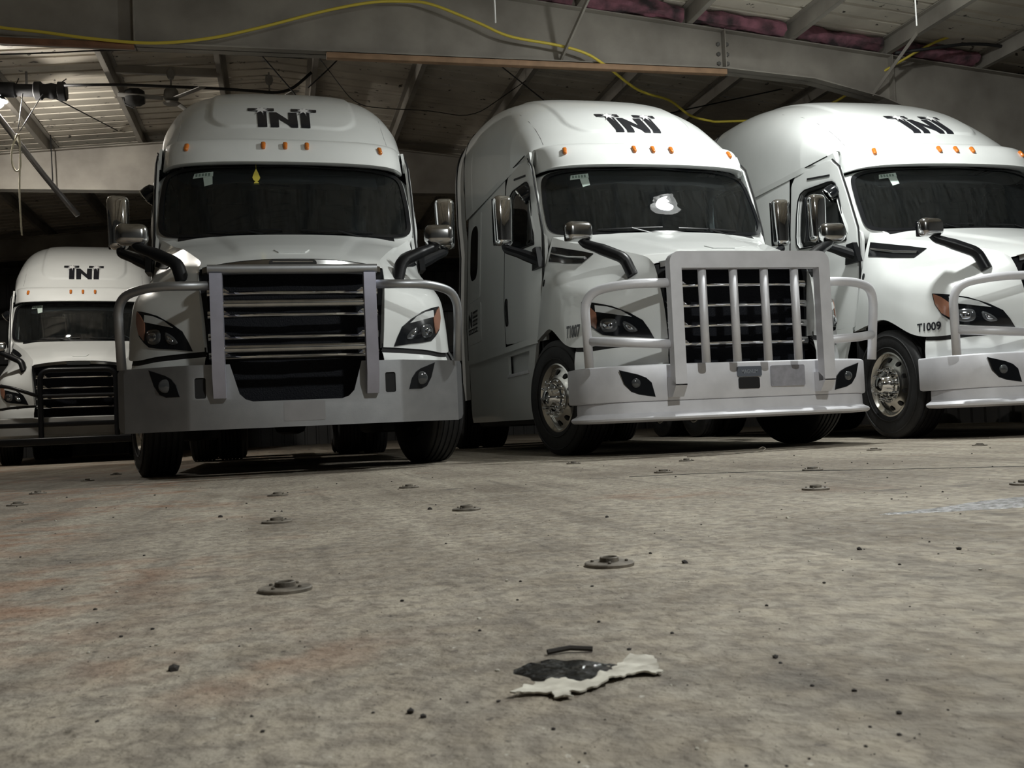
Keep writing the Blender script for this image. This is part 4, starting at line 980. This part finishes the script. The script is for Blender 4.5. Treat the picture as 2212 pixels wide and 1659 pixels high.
# ------------------------------------------------------------------ ceiling things
def lump(x0, x1, y, zf, h, seed):
    """crushed insulation batt lying along the beam between two purlins"""
    nx, na = 28, 14; v = []; rnd = lambda a, b, c: noise.noise(Vector((a * 3 + seed, b * 3, c * 3)))
    for i in range(nx + 1):
        x = x0 + (x1 - x0) * i / nx; zb = zf(x)
        for k in range(na):
            w = 2 * math.pi * k / na; r = 1 + .5 * rnd(x, math.cos(w), math.sin(w)) + .25 * rnd(x * 3, math.cos(w) * 2, 3)
            v.append((x, y + math.cos(w) * .11 * r, zb + h / 2 + math.sin(w) * h * .5 * r))
    f = [(i * na + k, i * na + (k + 1) % na, (i + 1) * na + (k + 1) % na, (i + 1) * na + k) for i in range(nx) for k in range(na)] + [tuple(reversed(range(na))), tuple(nx * na + k for k in range(na))]
    return MB().add(v, f)
for i, (a, b_, lab) in enumerate(((2.30, 3.66, 'pink insulation batt above the beam, left of the white strut'), (3.82, 5.10, 'longest visible pink insulation batt, just right of the white strut'), (5.27, 6.50, 'crushed pink insulation batt above the bolted beam splice'), (6.70, 7.90, 'dark purplish insulation batt beside the second slanting strut'), (8.12, 9.35, 'dim insulation batt in the upper right corner behind the strut'))):
    o = link('insulation_batt', lump(a, b_, 11.40, lambda x: ZR(x) + .02, .17, i * 7.3).mesh('insulation_batt', PINK)); tag(o, lab, 'insulation', 'pink insulation batts along the beam')
def line_thing(name, pts, r, m, lab, cat, n=8, group=None, fr=.25):
    p = curve(pts, 10 * len(pts)) if fr is None else fillet(pts, fr, 5); o = link(name, MB().add(*tube([tuple(q) for q in p], r, n)).mesh(name, m, 0)); tag(o, lab, cat, group); return o
CORD = [(-3.4, 11.325, 4.86), (-2.77, 11.325, 4.77), (-2.36, 11.325, 4.74), (-1.84, 11.325, 4.69), (-1.22, 11.325, 4.67), (-.63, 11.325, 4.75), (-.07, 11.325, 4.90), (.66, 11.325, 5.13), (1.19, 11.325, 5.26), (1.58, 11.36, 5.31), (1.9, 11.325, 5.28), (2.45, 11.325, 5.09), (2.84, 11.325, 4.94), (3.42, 11.325, 4.86), (3.77, 11.325, 4.78), (4.05, 11.4, 4.67), (4.75, 12.1, 4.62), (5.46, 12.75, 4.72), (5.82, 12.9, 4.57), (6.10, 12.9, 4.50), (6.33, 12.9, 4.49), (7.10, 12.7, 4.50), (7.55, 12.1, 4.52), (7.80, 11.7, 4.66), (8.46, 11.2, 5.02), (8.89, 11.1, 5.17), (9.33, 11.1, 5.33), (10.0, 11.1, 5.45)]
line_thing('extension_cord', CORD, .017, YELLOW, 'long yellow extension cord draped along the cream roof beam', 'cord', 10, None, None)
wd = link('wooden_board', MB().add(*box(3.17, 11.40, 4.635, 5.0, .09, .065, .004)).mesh('wooden_board', WOOD)); tag(wd, 'long pale lumber board along the underside of the beam', 'board')
wd = link('wooden_board', MB().add(*box(-2.3, 11.40, 4.655, 1.75, .10, .045, .004)).mesh('wooden_board', WOODR)); tag(wd, 'short rust-brown board under the beam at far left', 'board')
# hanging rods
for x, z, lab in ((2.125, 4.11, 'thin white rod hanging from the roof left of the white strut'), (6.70, 4.31, 'thin white rod hanging near the second slanting strut')):
    line_thing('hanging_rod', [(x, 9.0, z), (x, 9.0, ZR(x) + .18)], .008, mat('white_rod', (.7, .7, .68), .5), lab, 'rod', 8, 'hanging white rods')
# black cables
for pts, lab in ((((-3.47, 13, 5.42), (-3.4, 13, 5.08), (-2.7, 13, 5.13), (-1.9, 13, 5.21), (-.56, 13, 5.22), (.66, 13, 5.20), (.70, 13, 5.69)), 'black cable strung just below the beam at upper left'),
                 (((-2.80, 14.82, 5.36), (-2.10, 14.8, 5.39), (-.66, 14.8, 5.38), (.28, 14.8, 5.34), (.64, 14.8, 5.67)), 'black cable running from the black pipe to above the truck roof'),
                 (((-3.05, 15, 5.28), (-2.56, 18.0, 5.68)), 'black stay wire slanting down to the rear beam'),
                 (((-.30, 14, 5.90), (-.1, 14, 5.63), (.38, 14, 5.05), (.42, 14, 4.9)), 'black wire hanging above the head-on truck roof'),
                 (((1.2, 14, 5.83), (.91, 14, 5.5), (.55, 14, 5.16)), 'short black wire near the lumber board left end'),
                 (((3.30, 14, 5.63), (3.93, 14, 5.14), (4.5, 14, 4.7)), 'black stay wire behind the middle truck roof'),
                 (((.66, 14, 5.68), (1.2, 14, 4.93), (1.68, 14, 4.89), (2.25, 14, 4.89), (2.89, 14, 4.79), (3.73, 14, 5.38)), 'sagging black cable between the two middle truck roofs'),
                 (((5.5, 13.5, 4.72), (5.95, 13.5, 4.83), (7.64, 13.5, 5.22)), 'thin black cable above the gap between T1007 and T1009'),
                 (((7.85, 11.0, 4.83), (9.03, 11.0, 5.02), (9.9, 11.0, 4.96)), 'thick dark pipe below the purlin at upper right')):
    line_thing('cable', pts, (.022 if 'pipe' in lab else .006 if 'sagging' in lab else .010), CABLE, lab, 'cable', 8, None, .3)
# bare lamp under a black pipe, upper left
bl = empty('hanging_lamp', (-3.68, 15.0, 5.33)); tag(bl, 'glowing bulb under a lumpy black pipe at the left edge', 'lamp')
def b_pipe():
    pr = [(.001, -.9), (.10, -.9), (.105, .20), (.085, .22), (.088, .44), (.125, .46), (.13, .54), (.10, .57), (.095, .60), (.115, .68), (.10, .75), (.095, .76), (.135, .77), (.135, .86), (.11, .88), (.001, .88)]
    return MB().add(*lathe(pr, 24, 'x'))
part('black_pipe', 'black_pipe', bl, b_pipe, mat('pipe_black_matte', (.010, .010, .012), .75))
part('pipe_strap', 'pipe_strap', bl, lambda: MB().add(*box(.35, 0, .17, .03, .02, .20)).add(*box(-.3, 0, .17, .03, .02, .20)), GALV)
part('added_lamp_shade', 'added_lamp_shade', bl, lambda: MB().add(*lathe([(.05, -.10), (.10, -.125), (.135, -.17), (.138, -.175), (.10, -.13), (.05, -.105)], 24, 'z')), LAMPH).location = (-.03, -.03, 0)  # shade added to keep the bulb's light off the ceiling
bs = part('lamp_socket', 'lamp_socket', bl, lambda: MB().add(*lathe([(.001, -.09), (.045, -.09), (.05, -.13), (.035, -.15)], 16, 'z')), LAMPH); bs.location = (-.03, -.03, 0)
bb = part('bulb', 'bulb', bl, lambda: MB().add(*lathe([(.03, -.13), (.06, -.15), (.085, -.19), (.08, -.23), (.045, -.265), (.001, -.27)], 20, 'z')), mat('bulb_glow', (1, 1, 1), .3, emit=(1, .95, .86), estr=BULB_E), 0); bb.location = (-.03, -.03, 0)
line_thing('conduit_pole', [(-3.95, 14.8, 5.30), (-3.64, 14.8, 4.86), (-3.06, 14.8, 4.02), (-2.66, 14.8, 3.50)], .04, GALV, 'grey conduit pole slanting down below the glowing bulb', 'pole')
line_thing('rope', [(-3.40, 14.72, 4.62), (-3.47, 14.72, 4.42), (-3.48, 14.72, 4.22), (-3.43, 14.72, 4.10), (-3.37, 14.72, 4.18), (-3.385, 14.72, 4.60), (-3.37, 14.72, 4.42), (-3.39, 14.72, 3.8), (-3.375, 14.72, 3.20)], .012, ROPE, 'pale looped rope dangling from the slanting conduit pole', 'rope', 8, None, None)
for pts, r, m, lab in ((((-2.86, 15.3, 5.62), (-2.98, 15.1, 5.42)), .008, CABLE, 'wire holding up the black pipe, right-hand one'), (((-3.5, 15.3, 5.6), (-3.5, 15.1, 5.42)), .008, CABLE, 'wire holding up the black pipe, left-hand one'),
                       (((-3.40, 14.75, 4.66), (-3.36, 14.9, 5.25)), .007, GALV, 'pale wire from the pole up to the bulb, left strand'), (((-3.38, 14.75, 4.66), (-3.10, 14.9, 5.25)), .007, GALV, 'pale wire from the pole up to the bulb, right strand'),
                       (((-3.64, 18.0, 5.58), (-3.62, 18.0, 4.72)), .01, CABLE, 'thin dark wire dropping past the rear beam near the rope')):
    line_thing('hanger_wire', pts, r, m, lab, 'wire', 6)
# ceiling fan
def fan(loc, lab, rot, drop):
    fn = empty('ceiling_fan', loc); tag(fn, lab, 'fan', 'ceiling fans')
    part('fan_motor', 'fan_motor', fn, lambda: MB().add(*lathe([(.001, .12), (.06, .11), (.10, .06), (.11, -.02), (.10, -.07), (.06, -.09), (.055, -.10), (.12, -.12), (.10, -.14), (.001, -.15)], 24, 'z')), FANM)
    part('fan_rod', 'fan_rod', fn, lambda: MB().add(*tube([(0, 0, .08), (0, 0, .42)], .013, 8)).add(*lathe([(.001, .22), (.04, .24), (.06, .30), (.05, .36), (.001, .38)], 16, 'z')), FANM)
    for k in range(3): q = part('fan_blade', 'fan_blade', fn, lambda: MB().add(*box(.42, 0, -.06, .62, .12, .012, .004)), FANM); q.rotation_euler = (R(9), 0, rot + k * 2 * math.pi / 3)
fan((-1.38, 15.0, 5.33), 'grey three-bladed ceiling fan beside a purlin, left of the head-on truck', R(190), 0)
fan((.02, 15.0, 5.30), 'ceiling fan just above the head-on truck roof', R(60), 0)
mo = link('fan_motor_box', MB().add(*lathe([(.001, -.14), (.10, -.13), (.13, -.06), (.13, .06), (.09, .13), (.001, .14)], 20, 'x')).move(-1.88, 15, 5.28).add(*tube([(-1.98, 15, 5.38), (-2.05, 15, 5.3), (-2.02, 15, 5.17), (-1.9, 15, 5.12)], .01, 6)).mesh('fan_motor_box', LAMPH)); tag(mo, 'round black motor mounted on the purlin left of the fan', 'motor')
bmn = link('bracing_bar', MB().add(*box(-1.42, 15.05, 5.70, 1.44, .07, .11)).mesh('bracing_bar', STEEL, 0, False)); tag(bmn, 'short cream bar between two purlins above the ceiling fan', 'bar')
# high bay lamps (out of view, seen in the reflections)
for i, (x, y, z, wt, dm) in enumerate(LAMPS):
    lp = empty('high_bay_lamp', (x, y, z)); tag(lp, ('high bay lamp over T1007 and T1009, seen as glare in their windshields', 'high bay lamp over the open floor near the viewer')[i], 'lamp', 'high bay lamps')
    part('lamp_hood', 'lamp_hood', lp, lambda: MB().add(*lathe([(.34, -.16), (.343, -.06), (.33, .05), (.28, .15), (.12, .22), (.07, .34), (.001, .35)], 28, 'z')), LAMPH)  # unseen hood, made deep to keep lamp light off ceiling and beams
    h = ZR(x) + .2 - z; link('lamp_chain', MB().add(*tube([(0, 0, .32), (0, 0, h)], .01, 6)).mesh('lamp_chain', CABLE), lp)
    al = bpy.data.lights.new('high_bay_light', 'POINT'); al.shadow_soft_size = dm; al.energy = wt; al.color = (.97, 1.0, .97)
    ao = bpy.data.objects.new('high_bay_light', al); COL.objects.link(ao); ao.parent = lp; ao.location = (0, 0, -.08)
# ------------------------------------------------------------------ floor things
def b_anchor():
    return MB().add(*lathe([(.0495, 0), (.0495, .0055), (.047, .0075), (.024, .0085), (.001, .0085)], 36, 'z'))
def b_collar(): return MB().add(*lathe([(.0225, .008), (.0215, .0165), (.019, .018), (.0165, .0165), (.0155, .010)], 28, 'z'))
def b_stud(): return MB().add(*lathe([(.0035, .008), (.0035, .0115), (.001, .0125)], 8, 'z'))
AN = [(0.0, 1.9, 'rusty round floor anchor, nearest one left of the middle'), (.63, 1.89, 'rusty round floor anchor nearest the torn white sheet, with the tallest collar'), (-.02, 3.38, 'floor anchor second from the camera in the left-middle column'), (.62, 3.39, 'floor anchor right of a dark nut, second row, in front of the head-on truck'),
      (-.02, 4.87, 'floor anchor third in the column leading to the head-on truck'), (.61, 4.88, 'floor anchor third row, just in front of the head-on truck right wheel'), (1.96, 4.91, 'floor anchor in front of the T1007 bumper, centre row'), (2.58, 6.05, 'small floor anchor closest under the T1007 bumper'), (2.53, 4.39, 'upper of two stacked floor anchors on the right'), (1.91, 3.30, 'lower of two stacked floor anchors on the right'),
      (-1.43, 6.47, 'floor anchor at far left on a pale streak, upper one'), (-1.27, 5.32, 'floor anchor at far left, lower one'), (1.96, 6.55, 'small floor anchor between the head-on truck and T1007'), (3.98, 6.08, 'floor anchor near the T1009 front wheel'), (4.68, 5.90, 'floor anchor in front of the T1009 bumper'), (2.52, 2.96, 'floor anchor cut off at the right edge'), (-1.46, 8.22, 'tiny floor anchor left of the head-on truck front tire'), (-1.44, 9.45, 'tiny floor anchor farthest back at left')]
for i, (x, y, lab) in enumerate(AN):
    a = part('floor_anchor', 'anchor', None, b_anchor, RUST); a.location = (x, y, 0); a.rotation_euler = (0, 0, random.uniform(0, 6)); tag(a, lab, 'floor anchor', 'floor anchor plates')
    c = part('collar', 'collar', a, b_collar, RUST); s = .85 + .3 * random.random(); c.scale = (s, s, 1); c.scale.z = 1.0
    for k in range(4): st = part('stud', 'stud', a, b_stud, RUST); st.location = (.034 * math.cos(k * 1.571 + .5), .034 * math.sin(k * 1.571 + .5), 0)
def blob(pts, h, seed, amp=.15, n=60, thick=True):
    P = cloop([(a, b, 0) for a, b in pts], n)[:, :2]; P = P + np.array([[.004 * noise.noise(Vector((p[0] * 55, p[1] * 55, seed))), .004 * noise.noise(Vector((p[0] * 55, p[1] * 55, seed + 9)))] for p in P]); c = P.mean(0); V = []; N = len(P); ks = (1, .93, .8, .55, .25)
    for j, k in enumerate(ks):
        for p in P:
            q = c + (p - c) * (k + amp * .25 * noise.noise(Vector((p[0] * 60 + seed, p[1] * 60, j * .3)))); V.append((q[0], q[1], (0 if j == 0 else h * (1 + 1.2 * noise.noise(Vector((q[0] * 45, q[1] * 45, seed)))))))
    V.append((c[0], c[1], h)); f = [(i * N + k, i * N + (k + 1) % N, (i + 1) * N + (k + 1) % N, (i + 1) * N + k) for i in range(4) for k in range(N)] + [(4 * N + k, 4 * N + (k + 1) % N, 5 * N) for k in range(N)]
    return MB().add(V, f)
def ragged(pts, th, seed, amp):
    """thin torn sheet with a ragged edge, lifted unevenly off the floor"""
    P = cloop([(a, b, 0) for a, b in pts], 150)[:, :2]; P = P + np.array([[amp * noise.noise(Vector((p[0] * 150, p[1] * 150, seed))), amp * noise.noise(Vector((p[0] * 150, p[1] * 150, seed + 5)))] for p in P])
    up = lambda a, b: .0035 + .006 * max(0, noise.noise(Vector((a * 28, b * 28, seed)))) + .003 * noise.noise(Vector((a * 90, b * 90, seed)))
    xs = [p[0] for p in P]; ys = [p[1] for p in P]
    return MB().add(*plate([tuple(p) for p in P], [], (arange(min(xs), max(xs), .008), arange(min(ys), max(ys), .008)), lambda a, b, d: (a, b, max(.0004, up(a, b)) + d), th))
WHT = [(.228, 1.035), (.26, 1.06), (.285, 1.075), (.30, 1.062), (.315, 1.052), (.335, 1.065), (.355, 1.085), (.375, 1.11), (.40, 1.135), (.425, 1.13), (.415, 1.085), (.405, 1.055), (.385, 1.06), (.37, 1.06), (.35, 1.048), (.322, 1.03), (.305, 1.018), (.292, 1.018), (.285, 1.004), (.268, 1.006), (.268, 1.02), (.25, 1.032)]
o = link('torn_sheet', ragged(WHT, .0018, 3.1, .006).mesh('torn_sheet', SCRAP, 60)); tag(o, 'torn dirty white sheet edging a dark puddle in the foreground', 'scrap')
o = link('puddle', blob([(.255, 1.14), (.28, 1.165), (.31, 1.17), (.335, 1.15), (.36, 1.135), (.385, 1.12), (.38, 1.085), (.345, 1.062), (.315, 1.05), (.295, 1.062), (.275, 1.075), (.265, 1.11)], .0030, 1.7, .2, 110).mesh('puddle', OIL, 60)); tag(o, 'black oily puddle beside the torn white sheet', 'puddle')
o = link('puddle', blob([(1.58, 2.40), (1.8, 2.46), (2.05, 2.56), (2.4, 2.6), (2.45, 2.36), (2.1, 2.30), (1.9, 2.34), (1.72, 2.36)], .0015, 8.1, .5, 90).mesh('puddle', WETM, 60)); tag(o, 'glittering wet patch on the concrete at the right edge', 'puddle')
o = link('stick', MB().add(*tube([(.315, 1.205, .004), (.345, 1.207, .006), (.372, 1.198, .004)], .0035, 6)).mesh('stick', GRIT)); tag(o, 'thin black sliver lying behind the oily puddle', 'stick')
def stone(r, seed):
    bm = bmesh.new(); bmesh.ops.create_icosphere(bm, subdivisions=1, radius=r)
    for p in bm.verts: p.co *= 1 + .45 * noise.noise(Vector((p.co.x / r + seed, p.co.y / r, p.co.z / r))); p.co.z *= .7
    bm.verts.index_update(); o = [tuple(p.co) for p in bm.verts], [tuple(q.index for q in g.verts) for g in bm.faces]; bm.free(); return o
PB = [(.77, 1.84, .007, 'dark nut-like pebble right of the nearest tall floor anchor'), (.51, 3.51, .009, 'dark curved pebble left of the second-row anchor'), (-.22, 3.76, .009, 'dark pebble left of centre, ahead of the head-on truck'), (.94, 2.82, .006, 'small dark pebble in the middle of the floor'), (1.34, 2.47, .006, 'pale flake pebble right of centre'), (1.15, 1.83, .006, 'dark pebble mid right on open floor'), (1.31, 1.73, .006, 'dark pebble farther right on open floor'),
      (.56, 1.08, .004, 'small black pebble right of the torn sheet'), (.56, .84, .003, 'small black pebble at lower right'), (.12, 1.02, .005, 'flat dark pebble pair member left of the sheet, larger'), (.13, 1.0, .004, 'flat dark pebble pair member left of the sheet, smaller'), (-.14, 1.32, .008, 'cluster of dark grit pebbles at lower left')]
for i, (x, y, r, lab) in enumerate(PB):
    v, f = stone(r, i * 3.3); o = link('pebble', MB().add(v, f).move(x, y, r * .35).mesh('pebble', CHIP if 'pale' in lab else GRIT, 0, False)); tag(o, lab, 'pebble', 'loose pebbles on the floor')
gr = MB(); ch = MB()
for k in range(900):
    y = .75 + 5.5 * random.random() ** 1.8; x = y * math.tan(YAW) + (random.random() - .5) * 1.15 * y; r = (.0005 + .0020 * random.random() ** 6) * (1 + .30 * y)
    (gr if random.random() < .72 else ch).add(*[(lambda v, f: ([(a + x, b + y, max(c, -.3 * r) + r * .3) for a, b, c in v], f))(*stone(r, k * 1.7))][0])
o = link('floor_grit', gr.mesh('floor_grit', GRIT, 0, False)); tag(o, 'scattered dark grit crumbs over the concrete', 'grit', kind='stuff')
o = link('floor_chips', ch.mesh('floor_chips', CHIP, 0, False)); tag(o, 'scattered pale chips and flakes over the concrete', 'grit', kind='stuff')
line_thing('bent_wire', [(2.8, 6.55, .006), (3.2, 6.6, .008), (3.42, 6.62, .012), (3.46, 6.64, .03), (3.44, 6.65, .045), (3.40, 6.64, .03)], .004, RUST, 'bent rusty wire with a loop near the T1007 right tire', 'wire', 6)
# things inside the cabs
FR = [(0, .16), (.03, .10), (.055, .03), (.035, -.01), (.012, -.02), (.03, -.035), (.04, -.07), (-.04, -.07), (-.03, -.035), (-.012, -.02), (-.035, -.01), (-.055, .03), (-.03, .10)]
o = link('air_freshener', MB().add(*plate([(a * .62, b * .62) for a, b in FR], [], ([], []), lambda a, z, d: (a, d, z), .003)).add(*tube([(0, .001, .10), (0, .03, .16)], .0012, 5)).mesh('air_freshener', FRESH, 20)); o.location = (.133 - .26, 8.467 + .47, 2.555); tag(o, 'yellow tree-shaped card hanging inside the head-on truck windshield', 'air freshener')
o = link('leaf', blob([(-.03, -.02), (0, .03), (.035, .02), (.03, -.03), (0, -.045)], .006, 2.2, .3, 20).mesh('leaf', mat('orange_leaf', (.75, .22, .05), .6), 0)); o.location = (3.586 + .90, 8.338 + .42, 2.03); o.rotation_euler = (R(55), 0, 0); tag(o, 'small orange leaf on the T1007 dashboard corner', 'leaf')
